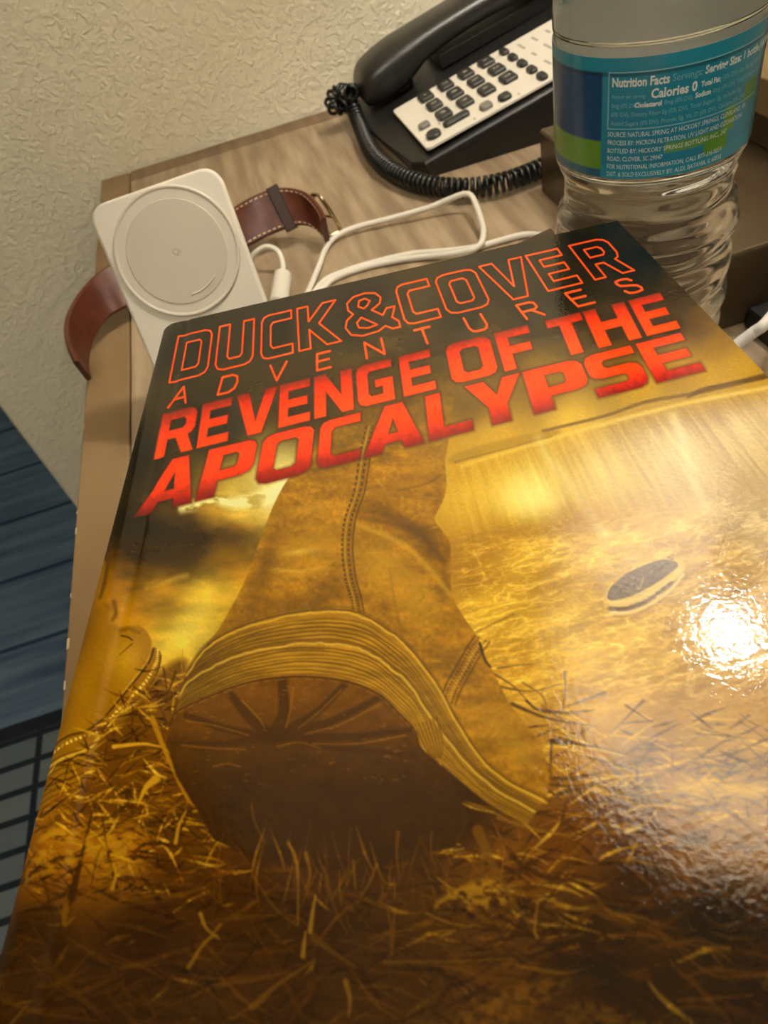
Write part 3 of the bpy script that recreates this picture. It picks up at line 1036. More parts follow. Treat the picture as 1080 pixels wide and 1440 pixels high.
ALL = (slice(0, NV + 1), slice(0, NU + 1))
IMG[:] = field([
    (260, 470, (26, 21, 16)), (380, 440, (26, 21, 16)), (500, 420, (26, 21, 16)), (700, 360, (22, 19, 15)), (840, 330, (18, 16, 13)), (900, 370, (20, 17, 14)), (950, 430, (42, 29, 19)),
    (985, 462, (74, 50, 26)), (1000, 485, (130, 92, 30)), (1040, 520, (160, 120, 34)), (960, 510, (150, 110, 40)), (180, 640, (22, 17, 11)), (160, 720, (24, 18, 10)), (195, 745, (40, 27, 8)), (230, 680, (34, 24, 11)),
    (300, 600, (30, 22, 14)), (420, 560, (50, 34, 14)), (600, 470, (56, 40, 22)), (560, 540, (70, 48, 16)), (700, 490, (78, 54, 24)), (860, 455, (40, 27, 17)), (900, 440, (34, 23, 16)), (800, 430, (26, 20, 14)), (940, 455, (52, 35, 20)), (740, 440, (30, 22, 14)), (650, 440, (32, 24, 15)), (760, 545, (120, 86, 30)), (860, 500, (96, 68, 28)), (660, 560, (100, 70, 24)),
    (250, 722, (96, 66, 14)), (330, 706, (220, 186, 92)), (392, 692, (246, 226, 160)), (300, 720, (170, 126, 40)), (220, 765, (58, 37, 7)), (262, 775, (62, 39, 7)), (325, 755, (104, 70, 11)), (200, 805, (108, 72, 9)), (225, 835, (175, 124, 22)),
    (330, 795, (150, 104, 17)), (190, 865, (150, 100, 10)), (232, 880, (220, 172, 45)), (285, 845, (232, 190, 66)), (235, 930, (214, 162, 34)), (268, 895, (244, 206, 84)), (150, 830, (146, 96, 9)), (175, 780, (80, 52, 8)), (310, 840, (205, 158, 44)),
    (650, 650, (185, 140, 36)), (660, 700, (206, 160, 52)), (740, 695, (240, 208, 120)), (700, 755, (182, 132, 34)), (820, 735, (180, 134, 38)), (660, 790, (165, 115, 26)), (700, 625, (190, 145, 44)), (800, 600, (196, 155, 62)),
    (900, 545, (168, 128, 42)), (1000, 530, (165, 124, 38)), (850, 670, (214, 180, 96)), (950, 640, (214, 184, 108)), (1060, 610, (208, 176, 104)), (1060, 720, (190, 158, 90)), (900, 755, (190, 148, 60)), (1000, 800, (184, 142, 56)),
    (700, 865, (200, 150, 40)), (760, 815, (196, 148, 46)), (820, 885, (212, 164, 52)), (800, 945, (206, 154, 36)), (900, 920, (204, 156, 50)), (1010, 900, (196, 150, 54)), (720, 940, (196, 142, 30)), (860, 985, (204, 152, 42)), (1020, 1000, (186, 138, 44)),
    (810, 1050, (176, 120, 26)), (900, 1075, (150, 102, 30)), (1000, 1120, (160, 114, 36)), (880, 1155, (93, 51, 15)), (970, 1170, (142, 89, 28)), (1060, 1180, (142, 92, 32)), (900, 1250, (62, 32, 11)), (1010, 1290, (43, 24, 11)), (1065, 1330, (55, 29, 11)),
    (800, 1180, (102, 56, 12)), (720, 1240, (129, 77, 15)), (820, 1330, (62, 31, 8)), (700, 1390, (106, 60, 13)), (900, 1410, (60, 32, 10)), (1040, 1430, (53, 28, 10)),
    (300, 1150, (83, 43, 6)), (200, 1080, (120, 74, 10)), (160, 1130, (104, 62, 8)), (100, 1185, (167, 104, 13)), (180, 1195, (176, 111, 17)), (60, 1225, (142, 84, 11)), (250, 1220, (83, 43, 6)), (50, 1320, (70, 36, 6)), (200, 1330, (66, 32, 5)), (350, 1250, (79, 41, 6)),
    (450, 1150, (57, 28, 5)), (550, 1150, (57, 28, 5)), (640, 1140, (55, 28, 6)), (450, 1300, (70, 36, 6)), (550, 1350, (79, 43, 6)), (100, 1430, (68, 34, 5)), (400, 1430, (76, 39, 6)), (300, 1800, (62, 32, 6)), (900, 1700, (58, 30, 8)), (1500, 1400, (76, 43, 13)), (1400, 1000, (150, 110, 40)), (1400, 750, (190, 150, 70)), (1250, 560, (160, 120, 40))])

# clouds on the left, smoke behind the title
nz1 = fbm(PX / 60, PY / 26)
mk = sm(640, 720, PY) * (1 - sm(930, 990, PY)) * (1 - sm(380, 440, PX))
IMG *= (1 + mk * (nz1 - 0.5) * 0.9)[..., None]
cn2 = sm(0.36, 0.6, fbm(PX / 26, PY / 13, 5))
stroke([(255, 716), (300, 704), (345, 706), (380, 696), (402, 676)], 12, 26, (255, 240, 185), 1.0, 10, clip=cn2)
stroke([(375, 708), (390, 694), (404, 672)], 10, 16, (255, 244, 200), 0.8, 10)
stroke([(205, 826), (235, 816), (262, 809)], 4, 6, (222, 180, 72), 0.7, 8)
stroke([(180, 828), (215, 822), (250, 804)], 3, 3, (96, 62, 10), 0.6, 8)
cn = sm(0.3, 0.7, fbm(PX / 46, PY / 20 + 3, 5))
poly([(160, 715), (215, 735), (260, 722), (300, 735), (335, 750), (330, 775), (290, 785), (270, 800), (225, 800), (190, 805), (165, 790)], (42, 26, 6), 0.9, 34, tex=0.35 + 0.65 * cn)
poly([(165, 715), (225, 728), (245, 745), (205, 760), (160, 765)], (30, 20, 7), 0.8, 22)
blob(255, 890, 70, 20, -48, (252, 222, 112), 0.55)
sk = (1 - sm(520, 640, PY + 0.2 * (PX - 500))) * sm(440, 520, PY + 0.2 * (PX - 500)) * sm(430, 520, PX)
IMG += ((fbm(PX / 45, PY / 22) - 0.5) * sk * 46)[..., None] * np.array([1.1, 0.8, 0.4], np.float32)

# waterfall, mist and river on the right, with painted reflection edges
right = sm(628, 660, PX)
hor = 535 + (1080 - PX) * 0.245
fall = right * sm(0, 14, PY - hor) * (1 - sm(90, 190, PY - hor))
ang_fall = (PX - 398) / (PY + 178)
streak = fbm(ang_fall * 150, PY / 60, 4)
IMG += ((streak - 0.5) * fall * 46)[..., None] * np.array([1, 0.95, 0.7], np.float32)
poly([(636, 652), (700, 632), (780, 613), (776, 604), (700, 620), (640, 638)], (150, 112, 34), 0.7, 5)
stroke([(640, 650), (700, 634), (775, 614)], 3, 2, (120, 86, 26), 0.8, 3)
stroke([(764, 606), (850, 585), (905, 566), (960, 556), (1010, 546), (1060, 534), (1120, 520), (1400, 455)], 4, 6, (104, 72, 26), 0.9, 3)
poly([(966, 560), (1000, 548), (1040, 540), (1085, 530), (1085, 523), (1030, 536), (985, 546)], (84, 58, 24), 0.85, 3)
stroke([(650, 655), (760, 622), (850, 596), (960, 568), (1080, 545)], 5, 5, (216, 178, 84), 0.7, 5)
for P_ in ([(757, 615), (768, 640), (792, 668), (815, 700), (838, 736), (852, 752)], [(948, 584), (960, 620), (972, 668), (990, 712)]):
    stroke(P_, 7, 10, (236, 214, 150), 0.45, 14)  # pale edges of a reflection on the gloss, painted into the print
blob(742, 700, 52, 24, 0, (252, 230, 156), 0.6)
blob(690, 690, 40, 40, 0, (220, 176, 66), 0.35)
blob(760, 745, 90, 20, -12, (150, 104, 24), 0.55)
riv = right * sm(720, 790, PY + 0.12 * (PX - 700)) * (1 - sm(960, 1040, PY + 0.05 * (PX - 700)))
xr, yr = PX * 0.95 - PY * 0.3, PX * 0.3 + PY * 0.95
wx = fbm(PX / 30, PY / 16, 3) * 26
rg = 1 - np.abs(2 * fbm((xr + wx) / 44, (yr + wx * .5) / 11, 3) - 1)
rg2 = 1 - np.abs(2 * fbm((xr + wx) / 20 + 40, (yr + wx * .5) / 5.5 + 7, 3) - 1)
foam = np.clip(rg, 0, 1) ** 9 * 0.8 + np.clip(rg2, 0, 1) ** 10 * 0.6
n2_ = fbm(xr / 80, yr / 20, 4)
IMG += ((n2_ - 0.56) * riv * 78)[..., None] * np.array([1, 0.9, 0.5], np.float32)
IMG += (foam * riv * 62)[..., None] * np.array([1, 0.94, 0.7], np.float32)
stroke([(668, 890), (692, 878), (722, 864)], 2, 3, (130, 88, 22), 0.7, 2)

# boat
poly([(852, 838), (858, 824), (880, 808), (900, 796), (925, 787), (944, 783), (958, 788), (963, 798), (954, 812), (930, 829), (905, 842), (880, 852), (860, 853)], (226, 186, 92), 1, 1.5)
poly([(854, 836), (862, 822), (884, 805), (905, 795), (930, 787), (948, 789), (953, 796), (940, 808), (915, 825), (888, 838), (866, 844), (856, 843)], (104, 78, 36), 1, 1.5)
for k in range(70):
    t = rng.random(); x = 862 + 84 * t; y = 836 - 46 * t + rng.normal(0, 5)
    blob(x, y, 2.4, 1.4, -30, (60, 44, 22) if k % 2 else (150, 118, 60), 0.7)
stroke([(905, 812), (899, 828), (896, 824)], 1.2, 1, (206, 170, 86), 0.9, 1.2)
stroke([(857, 847), (882, 846), (910, 836), (940, 817), (956, 800)], 4, 3, (236, 200, 110), 1, 1.5)
stroke([(858, 856), (880, 856), (898, 850)], 6, 6, (112, 82, 36), 1, 1.5)
for a_, b_ in (((900, 850), (911, 844)), ((914, 842), (921, 838)), ((924, 835), (929, 832)), ((932, 829), (936, 826)), ((940, 823), (945, 819))):
    stroke([a_, b_], 5.5, 4.5, (98, 72, 32), 1, 1.4)
stroke([(858, 862), (885, 861), (914, 850), (942, 830), (961, 808)], 4.5, 3.5, (240, 206, 124), 1, 1.6)
stroke([(862, 867), (888, 865), (918, 853), (945, 833)], 2.5, 2, (140, 98, 30), 0.6, 3)


def blade(x, y, L, a, w_, col, al=0.9, curve=0.15):
    dx, dy = math.cos(a), math.sin(a)
    c = curve * 0.45
    mx, my = x + dx * L * .42 - dy * c * L, y + dy * L * .42 + dx * c * L
    stroke([(x, y), ((x + mx) / 2 - dy * c * L * .3, (y + my) / 2 + dx * c * L * .3), (mx, my)], max(1.2, w_ * .45), w_, col, al, 1.7, 3)
    stroke([(mx, my), (x + dx * L, y + dy * L)], w_, 0.6, col, al, 1.7, 3)


# litter of straw on the right bank
dk = (84, 52, 14)
for k in range(240):
    x = rng.uniform(700, 1120); y = rng.uniform(0, 1) ** 1.0 * 150 + 985 + 0.05 * (x - 700)
    if y < 1010 + rng.uniform(-40, 30) + 0.12 * abs(x - 800) * 0.4: continue
    blade(x, y, rng.uniform(18, 70), rng.uniform(-0.7, 0.7) + (math.pi if rng.random() < .5 else 0), rng.uniform(1.5, 4.5), dk if rng.random() < .62 else (226, 176, 62), 0.8, rng.uniform(-.12, .12))
for P_, w_ in (([(690, 945), (722, 965), (745, 990)], 3), ([(700, 940), (724, 936), (748, 934)], 2.5), ([(735, 960), (762, 978), (770, 1000)], 2), ([(794, 945), (795, 975), (790, 1000)], 3), ([(850, 974), (820, 985), (790, 996)], 4),
               ([(905, 985), (880, 1010), (855, 1035)], 3.5), ([(880, 992), (900, 1005), (918, 1016)], 3), ([(700, 965), (745, 972), (790, 962)], 3), ([(775, 1042), (830, 1050), (890, 1062)], 8), ([(720, 990), (770, 1010), (840, 1022)], 6),
               ([(776, 1040), (774, 1080), (777, 1100)], 4), ([(780, 1094), (810, 1096), (826, 1093)], 5), ([(785, 1115), (820, 1108), (850, 1100)], 5), ([(740, 985), (760, 1000), (800, 1004)], 4)):
    stroke(P_, w_, 1, dk, 0.9, 1.2)
stroke([(800, 1048), (850, 1056), (880, 1064)], 3.5, 2, (220, 170, 62), 0.9, 1.5)

# boot on the far left
poly([(140, 780), (148, 796), (146, 820), (140, 842), (150, 856), (152, 876), (170, 880), (196, 880), (210, 894), (213, 910), (206, 930), (186, 956), (150, 1000), (122, 1026), (95, 1034), (40, 1046), (0, 1060), (40, 930), (110, 780)], (156, 106, 12), 1, 3)
lb = jitter(ALL, 1, 1, 1) if False else fbm(PX / 26, PY / 34)
mb_ = sm(880, 900, 1000 - np.abs(PX - 120)) * 0
stroke([(152, 775), (147, 812), (140, 838)], 9, 5, (92, 58, 8), 0.8, 5)
stroke([(160, 846), (163, 862), (158, 872)], 6, 4, (104, 66, 8), 0.8, 4)
poly([(140, 850), (158, 880), (150, 960), (110, 1010), (70, 1030), (90, 930)], (146, 97, 10), 0.5, 14)
blob(178, 925, 26, 30, 30, (206, 152, 36), 0.7)
blob(80, 1000, 40, 26, -10, (120, 78, 8), 0.5)
blob(118, 880, 16, 40, 15, (120, 78, 8), 0.5)
blob(110, 985, 22, 50, 20, (172, 120, 20), 0.4)
stroke([(168, 886), (182, 884), (196, 890)], 5, 3, (120, 78, 12), 0.7, 4)
stroke([(170, 893), (180, 896), (186, 900)], 2.5, 2, (70, 42, 8), 0.9, 1.5)
stroke([(186, 905), (176, 914), (168, 920)], 1.6, 1, (84, 52, 8), 0.9, 1.5)
poly([(214, 912), (224, 914), (227, 928), (220, 948), (204, 974), (176, 1000), (150, 1022), (136, 1044), (130, 1078), (122, 1100), (60, 1130), (30, 1150), (20, 1120), (50, 1055), (96, 1036), (124, 1027), (152, 1002), (188, 958), (208, 930)], (150, 100, 12), 1, 2)
stroke([(216, 912), (210, 930), (190, 957), (153, 1001), (125, 1026), (96, 1034), (60, 1044)], 3, 3, (74, 44, 6), 0.9, 1.5)
stroke([(222, 914), (219, 934), (202, 962), (165, 1000), (138, 1026), (100, 1042), (50, 1058)], 4.0, 4.5, (240, 198, 92), 0.95, 1.6, dash=40)
stroke([(226, 922), (222, 944), (206, 970), (170, 1004), (146, 1024), (138, 1034)], 2.5, 2, (84, 52, 6), 0.8, 1.5)
stroke([(214, 968), (196, 986), (168, 1004), (148, 1026)], 3.5, 3, (228, 182, 70), 0.85, 1.8)
stroke([(138, 1036), (128, 1050), (100, 1062), (50, 1076)], 4.5, 4.5, (224, 176, 64), 0.85, 2)
for k in range(9):
    o_ = k * 8.5
    stroke([(136 - k * 1.6, 1042 + o_ * .85), (110, 1056 + o_), (50, 1070 + o_ * 1.1)], 2.2, 2.2, (86, 54, 6), 0.75, 1.6)

# trampled straw, left and front
gc_d = [(64, 33, 5), (76, 40, 6), (52, 27, 5)]
gc_l = [(206, 152, 34), (176, 122, 22), (226, 176, 56), (150, 100, 16)]
gc_b = [(116, 68, 12), (98, 56, 10), (128, 78, 16)]


def straw(n_, xr, yr, Lr, wr, light, dark=0.5, spread=0.9, cond=None, al=(0.5, 0.95)):
    for k in range(n_):
        x = rng.uniform(*xr); y = rng.uniform(*yr)
        if cond is not None and not cond(x, y): continue
        r_ = rng.random()
        col = gc_d[k % 3] if r_ < dark else (gc_l[k % 4] if r_ < dark + light else gc_b[k % 3])
        a = rng.normal(0.0, spread) + (math.pi if rng.random() < .5 else 0)
        blade(x, y, rng.uniform(*Lr), a, rng.uniform(*wr), col, rng.uniform(*al), rng.uniform(-.22, .22))


on_left = lambda x, y: y > 935 + max(0, (225 - x)) * 0.95 - 10 and x < 300 and y < 1180
poly([(225, 945), (262, 930), (255, 1000), (240, 1050), (265, 1120), (300, 1170), (280, 1230), (200, 1160), (110, 1150), (60, 1170), (80, 1140), (125, 1100), (134, 1050), (180, 1005)], (98, 58, 8), 0.85, 12)
straw(520, (70, 310), (940, 1180), (12, 46), (2, 4.5), 0.38, 0.42, 0.7, on_left)
straw(200, (40, 320), (1140, 1260), (14, 60), (2, 5), 0.28, 0.55, 0.6)
straw(420, (-40, 700), (1215, 1480), (40, 130), (4, 9), 0.0, 0.62, 0.55, al=(0.35, 0.7))
straw(240, (-40, 700), (1230, 1480), (30, 90), (2, 5), 0.04, 0.15, 0.6, al=(0.15, 0.38))
straw(70, (-40, 700), (1230, 1480), (12, 36), (2, 4), 0.5, 0.1, 0.8, al=(0.2, 0.45))
straw(240, (640, 900), (1130, 1340), (20, 80), (2, 6), 0.28, 0.5, 0.45, al=(0.4, 0.85))
straw(300, (640, 1120), (1230, 1480), (35, 120), (4, 9), 0.02, 0.6, 0.45, al=(0.35, 0.65))
straw(140, (860, 1120), (1060, 1200), (20, 70), (2, 5), 0.3, 0.5, 0.7, al=(0.4, 0.8))
straw(200, (-300, 1500), (1480, 1900), (60, 200), (5, 14), 0.02, 0.5, 0.6, al=(0.3, 0.6))
for P_, w_, c_ in (([(100, 1262), (112, 1215), (130, 1140)], 12, (70, 38, 6)), ([(164, 1248), (152, 1200), (144, 1150)], 6, (74, 42, 7)), ([(158, 1250), (163, 1230), (160, 1215)], 5, (196, 142, 34)),
                   ([(214, 1010), (234, 1060), (262, 1120), (275, 1135)], 8, (168, 116, 18)), ([(220, 1095), (205, 1108), (194, 1132)], 12, (198, 146, 30)), ([(160, 1050), (200, 1046), (225, 1050)], 6, (214, 160, 40)),
                   ([(247, 1185), (252, 1160), (262, 1140)], 5, (196, 146, 36)), ([(92, 1275), (90, 1300), (104, 1290)], 10, (150, 98, 18)), ([(230, 940), (234, 965), (236, 985)], 3, (90, 54, 8)), ([(247, 945), (240, 965), (232, 985)], 4, (80, 48, 8))):
    stroke(P_, w_, 2, c_, 0.9, 2)
poly([(60, 1170), (115, 1165), (128, 1185), (108, 1215), (55, 1232), (30, 1236)], (196, 142, 26), 0.6, 8, tex=sm(0.4, 0.6, fbm(PX / 14, PY / 10)))
poly([(122, 1180), (180, 1170), (186, 1200), (165, 1235), (128, 1225)], (190, 136, 24), 0.6, 8, tex=sm(0.4, 0.6, fbm(PX / 14 + 9, PY / 10)))

# the large boot: shaft and foot
upper = [(520, 480), (508, 545), (470, 600), (425, 648), (402, 678), (385, 710), (366, 758), (342, 822), (308, 884), (288, 912), (300, 940), (420, 930), (520, 935), (590, 1010), (660, 1100), (720, 1136), (764, 1128), (772, 1090), (765, 1058), (748, 1030),
         (720, 994), (688, 934), (672, 896), (655, 872), (636, 838), (634, 800), (633, 764), (622, 746), (611, 730), (622, 706), (628, 684), (626, 650), (632, 610), (640, 540), (640, 480)]
UP = spline(upper, 4, True)
w_, k = mask_poly([UP], 2.0, 3)
x, y = PX[w_], PY[w_]
t_up = sm(470, 690, y)
base = np.zeros(x.shape + (3,), np.float32)
base[:] = (150, 102, 16)
tone = 0.62 + 0.42 * t_up
tone = tone * (1 - 0.35 * sm(0, 1, (380 - x + (y - 700) * -0.45 + 20) / 60))
base *= tone[..., None]
base *= (0.70 + 0.60 * fbm(x / 30, y / 12, 5))[..., None]
base *= (0.84 + 0.32 * fbm(x / 5, y / 5, 3))[..., None]
k = k * sm(500, 640, y + 0.1 * (x - 560))
blend(w_, k, base)
UPM = np.zeros(IMG.shape[:2], np.float32); UPM[w_] = k


def cblob(x, y, rx, ry, ang, col, a):
    keep = IMG.copy() if False else None
    ww = window([(x - 2.6 * max(rx, ry), y - 2.6 * max(rx, ry)), (x + 2.6 * max(rx, ry), y + 2.6 * max(rx, ry))], 0)
    if ww is None: return
    c, s = math.cos(math.radians(ang)), math.sin(math.radians(ang))
    dx, dy = PX[ww] - x, PY[ww] - y
    e = ((dx * c + dy * s) / rx) ** 2 + ((-dx * s + dy * c) / ry) ** 2
    blend(ww, a * np.exp(-e) * UPM[ww], col)


cblob(440, 770, 60, 34, -10, (182, 132, 34), 0.55)
cblob(420, 776, 26, 4, -8, (226, 184, 84), 0.6); cblob(405, 803, 30, 3, 5, (216, 170, 66), 0.55); cblob(440, 800, 22, 3, -10, (216, 170, 66), 0.4)
cblob(400, 850, 70, 14, -10, (108, 70, 10), 0.6)
cblob(372, 800, 14, 60, 20, (96, 62, 9), 0.6)
cblob(440, 715, 50, 6, -6, (196, 146, 46), 0.5)
cblob(560, 690, 40, 24, -30, (126, 86, 14), 0.4)
cblob(570, 735, 60, 12, 24, (92, 58, 9), 0.75)
cblob(600, 768, 28, 14, 50, (84, 54, 9), 0.6)
cblob(540, 800, 44, 30, 40, (196, 146, 40), 0.6)
cblob(590, 850, 40, 26, 50, (192, 142, 38), 0.55)
cblob(624, 815, 8, 30, 0, (104, 68, 12), 0.55)
cblob(616, 700, 9, 26, 0, (110, 72, 14), 0.5); cblob(620, 655, 8, 26, 0, (150, 108, 30), 0.5)
cblob(590, 640, 26, 30, 10, (146, 102, 26), 0.4); cblob(560, 600, 40, 24, 0, (108, 72, 14), 0.5)
cblob(700, 1020, 26, 46, -36, (178, 128, 30), 0.6); cblob(742, 1075, 14, 40, -14, (122, 82, 16), 0.4); cblob(640, 930, 16, 40, -36, (128, 86, 14), 0.45)
cblob(735, 1060, 16, 24, -20, (200, 152, 50), 0.4)
stroke([(502, 738), (540, 752), (575, 772), (610, 808), (634, 838)], 5, 8, (202, 154, 50), 0.6, 6, clip=UPM)
stroke([(505, 728), (550, 736), (590, 752), (625, 790)], 5, 8, (84, 54, 9), 0.55, 7, clip=UPM)
stroke([(560, 690), (600, 680), (620, 668)], 3, 2, (98, 64, 12), 0.6, 3, clip=UPM)
stroke([(548, 800), (556, 850), (566, 900)], 3, 3, (128, 86, 14), 0.5, 4, clip=UPM)
for k in range(240):
    a = rng.uniform(0, 1)
    cblob(rng.uniform(330, 760), rng.uniform(620, 1110), rng.uniform(2, 10), rng.uniform(0.7, 2), rng.uniform(-50, 60), (214, 166, 70) if k % 3 else (82, 52, 8), rng.uniform(.15, .4))
# side seam
sm_ = [(522, 600), (513, 640), (505, 690), (492, 730), (488, 770), (492, 810), (500, 840), (504, 862)]
off = lambda P_, d: [(x + d, y) for x, y in P_]
stroke(sm_, 13, 15, (118, 78, 12), 0.55, 4, clip=UPM)
stroke(off(sm_, 8), 2, 2, (70, 44, 7), 0.8, 2, clip=UPM)
stroke(off(sm_, -7), 2.4, 2.4, (66, 40, 7), 0.85, 1.4, dash=40, clip=UPM)
stroke(off(sm_, 2), 2.4, 2.4, (66, 40, 7), 0.85, 1.4, dash=40, clip=UPM)
stroke(off(sm_, -3), 2, 2, (206, 156, 54), 0.55, 1.6, clip=UPM)
# heel counter seam
hs_ = [(676, 898), (664, 915), (650, 940), (636, 965), (628, 986)]
for d, c_, da in ((-8, (78, 48, 8), None), (-3, (84, 52, 8), 22), (3, (206, 156, 54), 22), (7, (82, 50, 8), 22), (12, (90, 58, 10), None)):
    stroke([(x + d, y + d * .45) for x, y in hs_], 2.6, 2.6, c_, 0.8, 1.6, dash=da)
stroke([(675, 905), (682, 928), (690, 938)], 4, 3, (58, 36, 8), 0.9, 1.6)

# welt and layered midsole
top_c = spline([(262, 946), (276, 924), (292, 906), (322, 887), (362, 872), (410, 861), (460, 856), (502, 860), (540, 880), (572, 906), (610, 954), (645, 1016), (682, 1070), (722, 1100), (768, 1122)], 6)
bot_c = spline([(238, 1018), (250, 998), (290, 979), (340, 960), (390, 951), (440, 950), (490, 957), (532, 974), (560, 1000), (584, 1026), (592, 1050), (622, 1076), (650, 1100), (690, 1132), (740, 1160)], 6)
n_c = min(len(top_c), len(bot_c)); top_c = top_c[:n_c]; bot_c = bot_c[:n_c]
band = np.concatenate([top_c, bot_c[::-1]])
w_, k = mask_poly([band], 2.0, 3)
x, y = PX[w_], PY[w_]
bc = np.zeros(x.shape + (3,), np.float32); bc[:] = (168, 118, 20)
bc *= (0.72 + 0.5 * fbm(x / 40, y / 12, 4))[..., None]
bc *= (0.62 + 0.38 * sm(245, 420, x))[..., None]
blend(w_, k, bc)
BDM = np.zeros(IMG.shape[:2], np.float32); BDM[w_] = k
for f_ in np.linspace(0.14, 0.97, 15):
    wob = rng.normal(0, 0.6, (n_c, 2)).astype(float)
    wob = np.stack([np.convolve(wob[:, i], np.ones(7) / 7, 'same') for i in range(2)], 1) * 2.6
    L_ = top_c * (1 - f_) + bot_c * f_ + wob
    stroke(L_, 2.0, 2.0, (88, 55, 8), rng.uniform(.4, .8), 1.9, smooth=False, clip=BDM)
    stroke(L_ + [1, 3.0], 1.4, 1.4, (222, 172, 58), rng.uniform(.2, .5), 1.9, smooth=False, clip=BDM)
mid = top_c * 0.5 + bot_c * 0.5
_w = np.cumsum(rng.normal(0, .35, n_c)); _w -= np.convolve(_w, np.ones(9) / 9, 'same')
stroke(mid + [0, -4], 5, 5, (108, 70, 10), 0.7, 2, smooth=False, clip=BDM)
stroke(mid + np.stack([0 * _w, 2.5 * _w], 1), 2.4, 3.4, (232, 186, 76), 0.75, 1.9, smooth=False, clip=BDM)
stroke(top_c + [0, 1], 2, 2.6, (74, 46, 6), 0.7, 1.8, smooth=False)
stroke(top_c + np.stack([0 * _w, 5 + 2.2 * _w], 1), 2.6, 3.2, (222, 172, 60), 0.8, 1.8, smooth=False)
stroke(top_c + [0, -3], 2, 2, (120, 80, 12), 0.7, 2, smooth=False)
poly([(580, 1022), (606, 1010), (624, 1030), (620, 1076), (604, 1064), (594, 1056), (588, 1044)], (158, 112, 24), 0.9, 2, smooth=False)
for q in range(7):
    stroke([(584 + q * 5, 1020 - q * 2), (598 + q * 4, 1050 - q), (608 + q * 2, 1066)], 1.5, 1.2, (82, 52, 8), 0.8, 1.4)
stroke([(584, 1024), (587, 1044), (596, 1054), (604, 1064), (620, 1075)], 2, 2, (226, 178, 66), 0.8, 1.5)

# tread of the sole
tread = np.concatenate([bot_c[:int(n_c * 0.78)], np.array([(640, 1110), (660, 1150), (640, 1190), (560, 1215), (460, 1225), (360, 1210), (300, 1180), (272, 1130), (248, 1092), (234, 1045)])])
w_, k = mask_poly([tread], 3.0, 4)
x, y = PX[w_], PY[w_]
tc_ = np.zeros(x.shape + (3,), np.float32)
tt_ = sm(960, 1120, y)[..., None]
tc_[:] = np.array((112, 67, 11)) * (1 - tt_) + np.array((62, 34, 6)) * tt_
tc_ *= (0.85 + 0.3 * fbm(x / 22, y / 16, 4))[..., None]
blend(w_, k, tc_)
TRM = np.zeros(IMG.shape[:2], np.float32); TRM[w_] = k
blob(480, 1160, 170, 40, 0, (58, 32, 6), 0.6)
cen = (385, 1036)
for ex_, ey_, wd_ in ((325, 978, 11), (397, 958, 13), (487, 960, 9), (536, 980, 9), (582, 1026, 8), (585, 1062, 8), (262, 1006, 9), (244, 1046, 8)):
    mx, my = (cen[0] + ex_) / 2 + (8 if ex_ > 385 else -2), (cen[1] + ey_) / 2 + 5
    stroke([(ex_, ey_), (mx, my), cen], wd_, wd_ * 1.5, (70, 39, 6), 0.85, 4, clip=TRM)
blob(cen[0], cen[1] + 4, 20, 9, 0, (64, 36, 6), 0.7)
for P_ in ([(340, 985), (360, 1005), (372, 1022)], [(412, 968), (408, 1000), (402, 1024)], [(480, 970), (450, 1000), (420, 1024)], [(535, 990), (480, 1018), (430, 1032)], [(570, 1034), (500, 1046), (440, 1046)], [(262, 1014), (300, 1020), (350, 1034)],
           [(255, 1048), (300, 1052), (345, 1054)], [(300, 1078), (320, 1074), (338, 1078)], [(390, 1050), (420, 1044), (450, 1052)]):
    stroke(P_, 2, 1.5, (156, 106, 30), 0.6, 2.2, clip=TRM)
stroke(bot_c[:int(n_c * 0.74)] + [0, 2], 2.5, 2, (76, 44, 6), 0.9, 1.6, smooth=False)
stroke(bot_c[4:int(n_c * 0.66)] + [0, 5], 1.6, 1.2, (150, 102, 26), 0.6, 1.4, smooth=False, dash=23)
for k in range(90):
    xx = rng.uniform(250, 600); yy = rng.uniform(965, 1110)
    ww = window([(xx - 6, yy - 6), (xx + 6, yy + 6)], 2)
    if ww is None: continue
    stroke([(xx, yy), (xx + rng.uniform(2, 9), yy + rng.uniform(-2, 2))], rng.uniform(.8, 2), .6, (164, 114, 40), 0.4, 1.2, clip=TRM)

